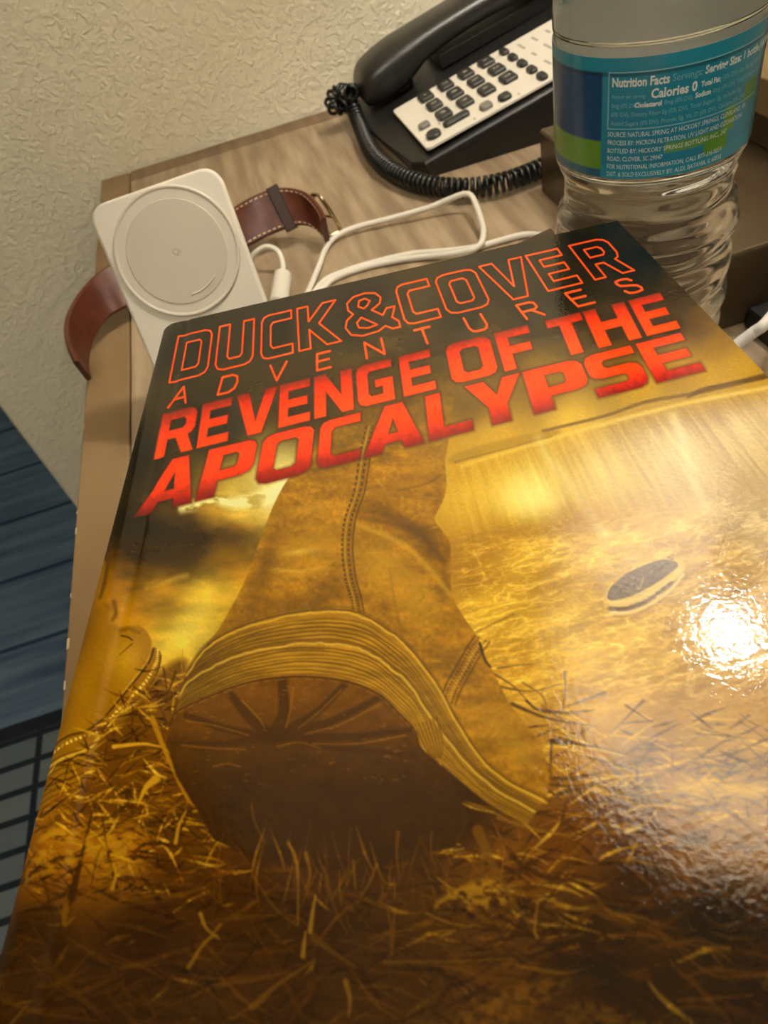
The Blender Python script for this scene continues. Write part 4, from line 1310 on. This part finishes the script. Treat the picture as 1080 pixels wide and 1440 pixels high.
# straw that stands in front of the sole
for k in range(90):
    x0_ = rng.uniform(300, 740); y0_ = 1225 + rng.uniform(-10, 60) - 0.06 * max(0, x0_ - 560)
    blade(x0_, y0_, rng.uniform(20, 70), -math.pi / 2 + rng.normal(0, 0.35), rng.uniform(1.5, 4), gc_b[k % 3] if k % 6 else gc_l[1], rng.uniform(.35, .7), rng.uniform(-.1, .1))
for P_, w_, c_ in (([(405, 1185), (418, 1215), (419, 1300)], 5, (168, 116, 24)), ([(430, 1200), (436, 1228), (430, 1250)], 7, (150, 100, 18)), ([(436, 1310), (440, 1280), (444, 1258)], 8, (206, 156, 48)), ([(426, 1345), (428, 1325), (430, 1310)], 8, (208, 158, 46)),
                   ([(456, 1220), (470, 1275), (490, 1315)], 7, (112, 68, 14)), ([(355, 1230), (385, 1275), (418, 1302)], 4, (130, 84, 18)), ([(497, 1210), (498, 1230), (500, 1250)], 3.5, (150, 102, 24)), ([(530, 1215), (520, 1240), (508, 1260)], 3.5, (150, 102, 24)),
                   ([(265, 1360), (288, 1325), (305, 1315)], 7, (190, 136, 34)), ([(282, 1285), (290, 1305), (308, 1320)], 7, (206, 156, 48)), ([(310, 1300), (296, 1318), (286, 1330)], 6, (170, 118, 26)), ([(355, 1416), (390, 1385), (440, 1352)], 12, (150, 100, 26)),
                   ([(440, 1318), (470, 1340), (500, 1360)], 14, (120, 76, 16)), ([(486, 1380), (492, 1405), (490, 1430)], 10, (176, 124, 34)), ([(60, 1350), (95, 1385), (150, 1440)], 18, (98, 56, 10)), ([(0, 1405), (60, 1425), (140, 1436)], 7, (118, 72, 14)),
                   ([(353, 1130), (358, 1155), (372, 1185)], 2.5, (128, 82, 18)), ([(545, 1280), (548, 1310), (520, 1330)], 4, (130, 84, 18)),
                   ([(672, 1168), (690, 1210), (720, 1265), (752, 1312)], 20, (122, 80, 18)), ([(755, 1318), (752, 1305), (756, 1270)], 6, (190, 140, 40)), ([(728, 1358), (790, 1368), (835, 1360)], 7, (160, 112, 30)), ([(600, 1285), (640, 1300), (675, 1302)], 4, (170, 120, 30)),
                   ([(860, 1285), (900, 1290), (924, 1300)], 9, (134, 90, 26)), ([(940, 1330), (980, 1322), (1010, 1330)], 10, (116, 72, 20)), ([(560, 1170), (558, 1200), (562, 1240)], 7, (120, 74, 14)), ([(607, 1170), (606, 1190), (608, 1210)], 3, (120, 76, 16)),
                   ([(880, 1170), (895, 1165), (905, 1160)], 7, (232, 204, 140)), ([(895, 1185), (888, 1200), (880, 1215)], 4, (196, 150, 60)), ([(540, 1353), (640, 1352), (720, 1348)], 5, (140, 94, 20)), ([(700, 1150), (760, 1168), (820, 1176)], 6, (140, 96, 24))):
    stroke(P_, w_ * 0.8, 2.2, c_, 0.68, 2.2)
poly([(640, 1250), (690, 1236), (720, 1250), (712, 1272), (650, 1282), (610, 1276)], (196, 142, 28), 0.75, 8, tex=sm(0.42, 0.6, fbm(PX / 12, PY / 9)))
poly([(640, 1440), (720, 1385), (800, 1375), (790, 1395), (720, 1440), (690, 1470)], (150, 100, 22), 0.6, 14, tex=sm(0.35, 0.6, fbm(PX / 10, PY / 8)))
poly([(780, 1470), (800, 1410), (880, 1420), (960, 1470)], (140, 94, 22), 0.5, 14, tex=sm(0.4, 0.6, fbm(PX / 10, PY / 8)))
for q in ((838, 1362, 40, 22), (980, 1180, 22, 10), (1062, 1310, 36, 16), (862, 1375, 24, 26)):
    blob(*q, 0, (44, 26, 10), 0.6)
for q in ((975, 1105, 30, 12), (1030, 1108, 26, 10), (1065, 1112, 20, 9)):
    blob(*q, 0, (226, 178, 74), 0.7)

# fine print grain
IMG *= (0.95 + 0.1 * fbm(PX / 2.2, PY / 2.2, 2))[..., None]
# the foreground of the printed picture is darker than the middle
IMG *= (1 - 0.26 * sm(1130, 1330, PY))[..., None]
pale_veil = sm(680, 960, PX) * sm(560, 620, PY + 0.24 * (PX - 900)) * (1 - sm(960, 1120, PY))  # veil of the lampshade's reflection, tinted into the print colour
IMG += pale_veil[..., None] * np.array([-10, -6, 42], np.float32)
np.clip(IMG, 0, 255, out=IMG)

# ------------------------------------------------------------------ lettering on the cover
ORNG = (255, 76, 22)


def line_map(tl, tr, br, bl):
    H = homog([(0, 1), (1, 1), (1, 0), (0, 0)], [tl, tr, br, bl])
    return H, np.linalg.inv(H)


def chamf(w_, h_, c):
    return [(0, c), (0, h_ - c), (c, h_), (w_ - c, h_), (w_, h_ - c), (w_, c), (w_ - c, 0), (c, 0)]


k1 = .24
OUTL = {
    'D': [[(0, 0), (0, 1), (.78, 1), (.93, .96), (1, .86), (1, .14), (.93, .04), (.78, 0)], [(.28, .2), (.28, .8), (.66, .8), (.72, .74), (.72, .26), (.66, .2)]],
    'U': [[(0, 1), (0, .14), (.07, .04), (.22, 0), (.78, 0), (.93, .04), (1, .14), (1, 1), (.7, 1), (.7, .26), (.64, .2), (.36, .2), (.3, .26), (.3, 1)]],
    'C': [[(1, 1), (.22, 1), (.07, .96), (0, .86), (0, .14), (.07, .04), (.22, 0), (1, 0), (1, .2), (.38, .2), (.3, .27), (.3, .73), (.38, .8), (1, .8)]],
    'K': [[(0, 0), (0, 1), (.27, 1), (.27, .62), (.66, 1), (1, 1), (.52, .52), (1, 0), (.66, 0), (.27, .42), (.27, 0)]],
    '&': [[(.86, 0), (.74, .1), (.6, .02), (.3, 0), (.1, .08), (.02, .26), (.06, .42), (.2, .54), (.12, .66), (.12, .84), (.26, .97), (.5, 1), (.7, .94), (.78, .8), (.74, .66), (.56, .54), (.74, .36), (.84, .5), (1, .5), (.9, .26), (1, .14), (1, 0)],
          [(.36, .84), (.48, .86), (.56, .78), (.5, .68), (.42, .62), (.32, .7)], [(.34, .42), (.6, .17), (.42, .14), (.26, .2), (.24, .32)]],
    'O': [[(0, .14), (0, .86), (.07, .96), (.22, 1), (.78, 1), (.93, .96), (1, .86), (1, .14), (.93, .04), (.78, 0), (.22, 0), (.07, .04)], [(.29, .26), (.29, .74), (.36, .8), (.64, .8), (.71, .74), (.71, .26), (.64, .2), (.36, .2)]],
    'V': [[(0, 1), (.3, 1), (.5, .3), (.7, 1), (1, 1), (.66, 0), (.34, 0)]],
    'E': [[(0, 0), (0, 1), (1, 1), (1, .8), (.3, .8), (.3, .6), (.92, .6), (.92, .4), (.3, .4), (.3, .2), (1, .2), (1, 0)]],
    'R': [[(0, 0), (0, 1), (.74, 1), (.9, .95), (.97, .85), (.97, .54), (.9, .42), (.8, .38), (1, 0), (.7, 0), (.48, .36), (.27, .36), (.27, 0)], [(.27, .56), (.27, .8), (.62, .8), (.69, .74), (.69, .62), (.62, .56)]],
    'N': [[(0, 0), (0, 1), (.3, 1), (.7, .42), (.7, 1), (1, 1), (1, 0), (.7, 0), (.3, .58), (.3, 0)]],
    'G': [[(1, 1), (.22, 1), (.06, .95), (0, .84), (0, .16), (.06, .05), (.22, 0), (1, 0), (1, .56), (.5, .56), (.5, .38), (.7, .38), (.7, .2), (.38, .2), (.31, .27), (.31, .73), (.38, .8), (1, .8)]],
    'F': [[(0, 0), (0, 1), (1, 1), (1, .8), (.34, .8), (.34, .58), (.92, .58), (.92, .38), (.34, .38), (.34, 0)]],
    'T': [[(.33, 0), (.33, .79), (0, .79), (0, 1), (1, 1), (1, .79), (.67, .79), (.67, 0)]],
    'H': [[(0, 0), (0, 1), (.3, 1), (.3, .62), (.7, .62), (.7, 1), (1, 1), (1, 0), (.7, 0), (.7, .4), (.3, .4), (.3, 0)]],
    'A': [[(0, 0), (.36, 1), (.68, 1), (1, 0), (.68, 0), (.63, .17), (.35, .17), (.29, 0)], [(.41, .36), (.58, .36), (.5, .68)]],
    'P': [[(0, 0), (0, 1), (.8, 1), (.94, .95), (1, .84), (1, .46), (.94, .35), (.8, .3), (.34, .3), (.34, 0)], [(.34, .5), (.34, .8), (.6, .8), (.66, .75), (.66, .55), (.6, .5)]],
    'L': [[(0, 0), (0, 1), (.36, 1), (.36, .22), (1, .22), (1, 0)]],
    'Y': [[(.34, 0), (.34, .38), (0, 1), (.34, 1), (.52, .62), (.68, 1), (1, 1), (.66, .38), (.66, 0)]],
    'S': [[(0, 0), (0, .2), (.62, .2), (.68, .25), (.68, .34), (.62, .39), (.2, .39), (.06, .44), (0, .55), (0, .84), (.06, .95), (.2, 1), (1, 1), (1, .8), (.38, .8), (.32, .75), (.32, .65), (.38, .6), (.8, .6), (.94, .55), (1, .44), (1, .16), (.94, .05), (.8, 0)]],
}
SKEL = {
    'A': [[(0, 0), (.5, 1), (1, 0)], [(.2, .36), (.8, .36)]], 'D': [[(0, 0), (0, 1), (.6, 1), (.9, .85), (1, .5), (.9, .15), (.6, 0), (0, 0)]], 'V': [[(0, 1), (.5, 0), (1, 1)]],
    'E': [[(1, 1), (0, 1), (0, 0), (1, 0)], [(0, .52), (.9, .52)]], 'N': [[(0, 0), (0, 1), (1, 0), (1, 1)]], 'T': [[(0, 1), (1, 1)], [(.5, 1), (.5, 0)]],
    'U': [[(0, 1), (0, .3), (.1, .08), (.3, 0), (.7, 0), (.9, .08), (1, .3), (1, 1)]], 'R': [[(0, 0), (0, 1), (.75, 1), (.95, .9), (.95, .6), (.75, .48), (0, .48)], [(.55, .48), (1, 0)]],
    'S': [[(.97, .8), (.85, .96), (.6, 1), (.4, 1), (.1, .94), (.03, .78), (.1, .6), (.4, .53), (.6, .5), (.92, .4), (1, .22), (.9, .06), (.6, 0), (.4, 0), (.12, .04), (0, .22)]]}


def place(line, spans, baseline):
    """spans: pixel x range of each letter measured on the baseline -> (letter, s0, s1)"""
    H, Hi = line_map(*line)
    (x0, y0), (x1, y1) = baseline
    out = []
    for ch, a, b in spans:
        s = [happly(Hi, (x, y0 + (y1 - y0) * (x - x0) / (x1 - x0)))[0] for x in (a, b)]
        out.append((ch, s[0], s[1]))
    return H, Hi, out


# DUCK&COVER, outlined
q1 = ((250.5, 473), (851, 334), (892, 380), (237.5, 538))
H, Hi, sp = place(q1, [('D', 238, 291), ('U', 302, 355), ('C', 367, 412), ('K', 421, 480), ('&', 487, 563), ('C', 571, 620), ('O', 631, 691), ('V', 700, 764), ('E', 771, 819), ('R', 837, 892)], (q1[3], q1[2]))
for ch, a, b in sp:
    for loop in OUTL[ch]:
        stroke(happly(H, [(a + x * (b - a), y) for x, y in loop]), 2.3, 2.3, ORNG, 1.0, 1.3, smooth=False, closed=True)
# ADVENTURES
q2 = ((246, 547), (883, 391), (906, 408), (235.5, 572.5))
H, Hi, sp = place(q2, [('A', 236, 261), ('D', 306, 331), ('V', 377, 401), ('E', 446, 465), ('N', 516, 541), ('T', 590, 612), ('U', 663, 688), ('R', 741, 766), ('E', 813, 836), ('S', 884, 907)], (q2[3], q2[2]))
for ch, a, b in sp:
    for loop in SKEL[ch]:
        stroke(happly(H, [(a + x * (b - a), y) for x, y in loop]), 3.0, 3.0, (250, 74, 24), 1.0, 1.3, smooth=False)


def solid(line, spans, ramp):
    H, Hi, sp = place(line, spans, (line[3], line[2]))
    loops_all = [[np.array(happly(H, [(a + x * (b - a), y) for x, y in loop])) for loop in OUTL[ch]] for ch, a, b in sp]
    for loops in loops_all:
        w_, k = mask_poly(loops, 9.0, 8)
        blend(w_, np.clip(k * 1.6, 0, 1) * 0.6, (52, 24, 8))
    for loops in loops_all:
        w_, k = mask_poly(loops, 1.6, 3)
        t = happly(Hi, np.stack([PX[w_], PY[w_]], -1))
        ty = np.clip(t[..., 1], 0, 1)
        xs = [r_[0] for r_ in ramp]
        col = np.stack([np.interp(ty, xs, [r_[1][i] for r_ in ramp]) for i in range(3)], -1).astype(np.float32)
        tex = fbm(PX[w_] / 6, PY[w_] / 6, 3)
        col = col * (0.86 + 0.28 * tex)[..., None]
        blend(w_, k, np.clip(col, 0, 255))
        for lp in loops:
            stroke(lp, 1.4, 1.4, (120, 26, 8), 0.45, 1.3, smooth=False, closed=True)


solid(((229, 582), (928, 412), (957, 461), (216, 646)),
      [('R', 216, 271), ('E', 276, 320), ('V', 327, 388), ('E', 391, 436), ('N', 442, 498), ('G', 504, 556), ('E', 568, 614), ('O', 637, 702), ('F', 710, 760), ('T', 786, 838), ('H', 842, 903), ('E', 910, 957)],
      [(0, (255, 70, 10)), (0.5, (246, 58, 8)), (0.8, (205, 40, 8)), (1.0, (128, 30, 12))])
solid(((216, 652), (957, 468), (992, 521), (189, 727)),
      [('A', 189, 269), ('P', 274, 350), ('O', 358, 436), ('C', 445, 506), ('A', 511, 597), ('L', 604, 666), ('Y', 664, 748), ('P', 752, 838), ('S', 842, 916), ('E', 924, 992)],
      [(0, (122, 18, 10)), (0.12, (160, 26, 12)), (0.4, (246, 58, 8)), (0.75, (255, 66, 8)), (1.0, (238, 56, 14))])

COVER_GAIN = 1.16
cover_lin = np.clip(lin(np.clip(IMG, 0, 255)) ** 1.05 * COVER_GAIN * np.array([0.97, 1.06, 0.78]), 0.0005, 0.95)

bk = thing('paperback_book', 'thick paperback with a golden boot on its cover and orange lettering', 'book', tuple(bpt(0.076, 0.11, -BT_)))


def cover_z(u, v):
    """gentle relief of the cover: spine fold, hinge groove, slight wave"""
    z = -0.00022 * np.exp(-((u - 0.0088) / 0.0011) ** 2)
    z = z - 0.0016 * np.clip(1 - u / 0.0045, 0, 1) ** 2
    return z


def build_cover():
    Z = cover_z(UU, VV)
    P = bpt(UU, VV) + Z[..., None] * b_n
    pm = np.array(parent_world(bk).inverted())
    P = P.reshape(-1, 3) @ pm[:3, :3].T + pm[:3, 3]
    me = bpy.data.meshes.new('front_cover')
    nv = P.shape[0]
    idx = np.arange(nv).reshape(NV + 1, NU + 1)
    q = np.stack([idx[:-1, :-1], idx[1:, :-1], idx[1:, 1:], idx[:-1, 1:]], -1).reshape(-1, 4)
    me.vertices.add(nv); me.vertices.foreach_set('co', P.astype(np.float32).ravel())
    me.loops.add(q.size); me.loops.foreach_set('vertex_index', q.astype(np.int32).ravel())
    me.polygons.add(len(q)); me.polygons.foreach_set('loop_start', np.arange(0, q.size, 4, dtype=np.int32))
    me.polygons.foreach_set('use_smooth', np.ones(len(q), bool))
    me.update(calc_edges=True)
    o = bpy.data.objects.new('front_cover', me)
    COL.objects.link(o); o.parent = bk
    me.materials.append(COVER)
    set_print(o, cover_lin.reshape(-1, 3))
    return o


COVER = vcol_mat('glossy_cover', 0.38, bump=(1000, 0.10, 0.00045), coat=0.72, coat_rough=0.045, spec=0.0)
build_cover()
BM = basis(b_u, b_v, -b_n, b_tl)          # local z points down through the book
paper = mat('page_edges', (214, 202, 176), 0.85, bump=(900, 0.5, 0.0004), stretch=(1, 1, 40))
ink_d = mat('cover_back', (40, 30, 20), 0.35)
box('page_block', 0.002, BW_ - 0.0006, 0.0006, BL_ - 0.0006, 0.0021, BT_ - 0.0007, paper, bk, M=BM)
box('back_cover', 0.001, BW_, 0, BL_, BT_ - 0.0005, BT_, ink_d, bk, M=BM)
prof = [(0.0003, 0.0017), (-0.0004, 0.0032), (-0.0006, BT_ / 2), (-0.0004, BT_ - 0.002), (0.0006, BT_ - 0.0004), (0.0018, BT_ - 0.0006), (0.0018, 0.0024)]
Vv = []; Ff = []
for vv_ in (0, BL_):
    for a, b in prof: Vv.append(BM @ Vector((a, vv_, b)))
n_ = len(prof)
for i in range(n_):
    Ff.append((i, (i + 1) % n_, n_ + (i + 1) % n_, n_ + i))
Ff.append(tuple(range(n_))[::-1]); Ff.append(tuple(range(n_, 2 * n_)))
mesh('spine', Vv, Ff, mat('spine_print', (58, 40, 14), 0.35, coat=0.6), bk)

# ------------------------------------------------------------------ brown box that props the book up
def under(x, y):
    q = b_tl - b_n * (BT_ + 0.0003)
    return q[2] - (b_n[0] * (x - q[0]) + b_n[1] * (y - q[1])) / b_n[2]


sd = thing('leather_box', 'dark brown leather box propping the book, its corner showing beside the bottle', 'box', (0.08, 0.16, TZ))
c0 = np.array([0.104, 0.2475]); e1 = np.array([-0.955, -0.296]); e2 = np.array([0.296, -0.955])
e2 = np.array([-0.12, -0.993])
cor = [c0, c0 + e1 * 0.10, c0 + e1 * 0.10 + e2 * 0.14, c0 + e2 * 0.15]
cow = mat('box_leather', (84, 62, 46), 0.5, bump=(500, 0.2, 0.0004))


def slab(name, zfun0, zfun1, inset, m_):
    cen_ = sum(cor) / 4
    bm = bmesh.new()
    cs = [c + (cen_ - c) / np.linalg.norm(cen_ - c) * inset for c in cor]
    lo = [bm.verts.new((c[0], c[1], zfun0(*c))) for c in cs]; hi = [bm.verts.new((c[0], c[1], zfun1(*c))) for c in cs]
    bm.faces.new(lo); bm.faces.new(hi[::-1])
    for i in range(4): bm.faces.new((lo[i], hi[i], hi[(i + 1) % 4], lo[(i + 1) % 4]))
    bmesh.ops.recalc_face_normals(bm, faces=bm.faces[:])
    bmesh.ops.bevel(bm, geom=bm.edges[:], offset=0.0012, segments=2, affect='EDGES', profile=0.5)
    return from_bm(name, bm, m_, sd)


slab('box_body', lambda x, y: TZ + 0.0004, lambda x, y: under(x, y) - 0.014, 0.001, cow)
slab('lid', lambda x, y: under(x, y) - 0.0138, lambda x, y: under(x, y), 0.0, cow)
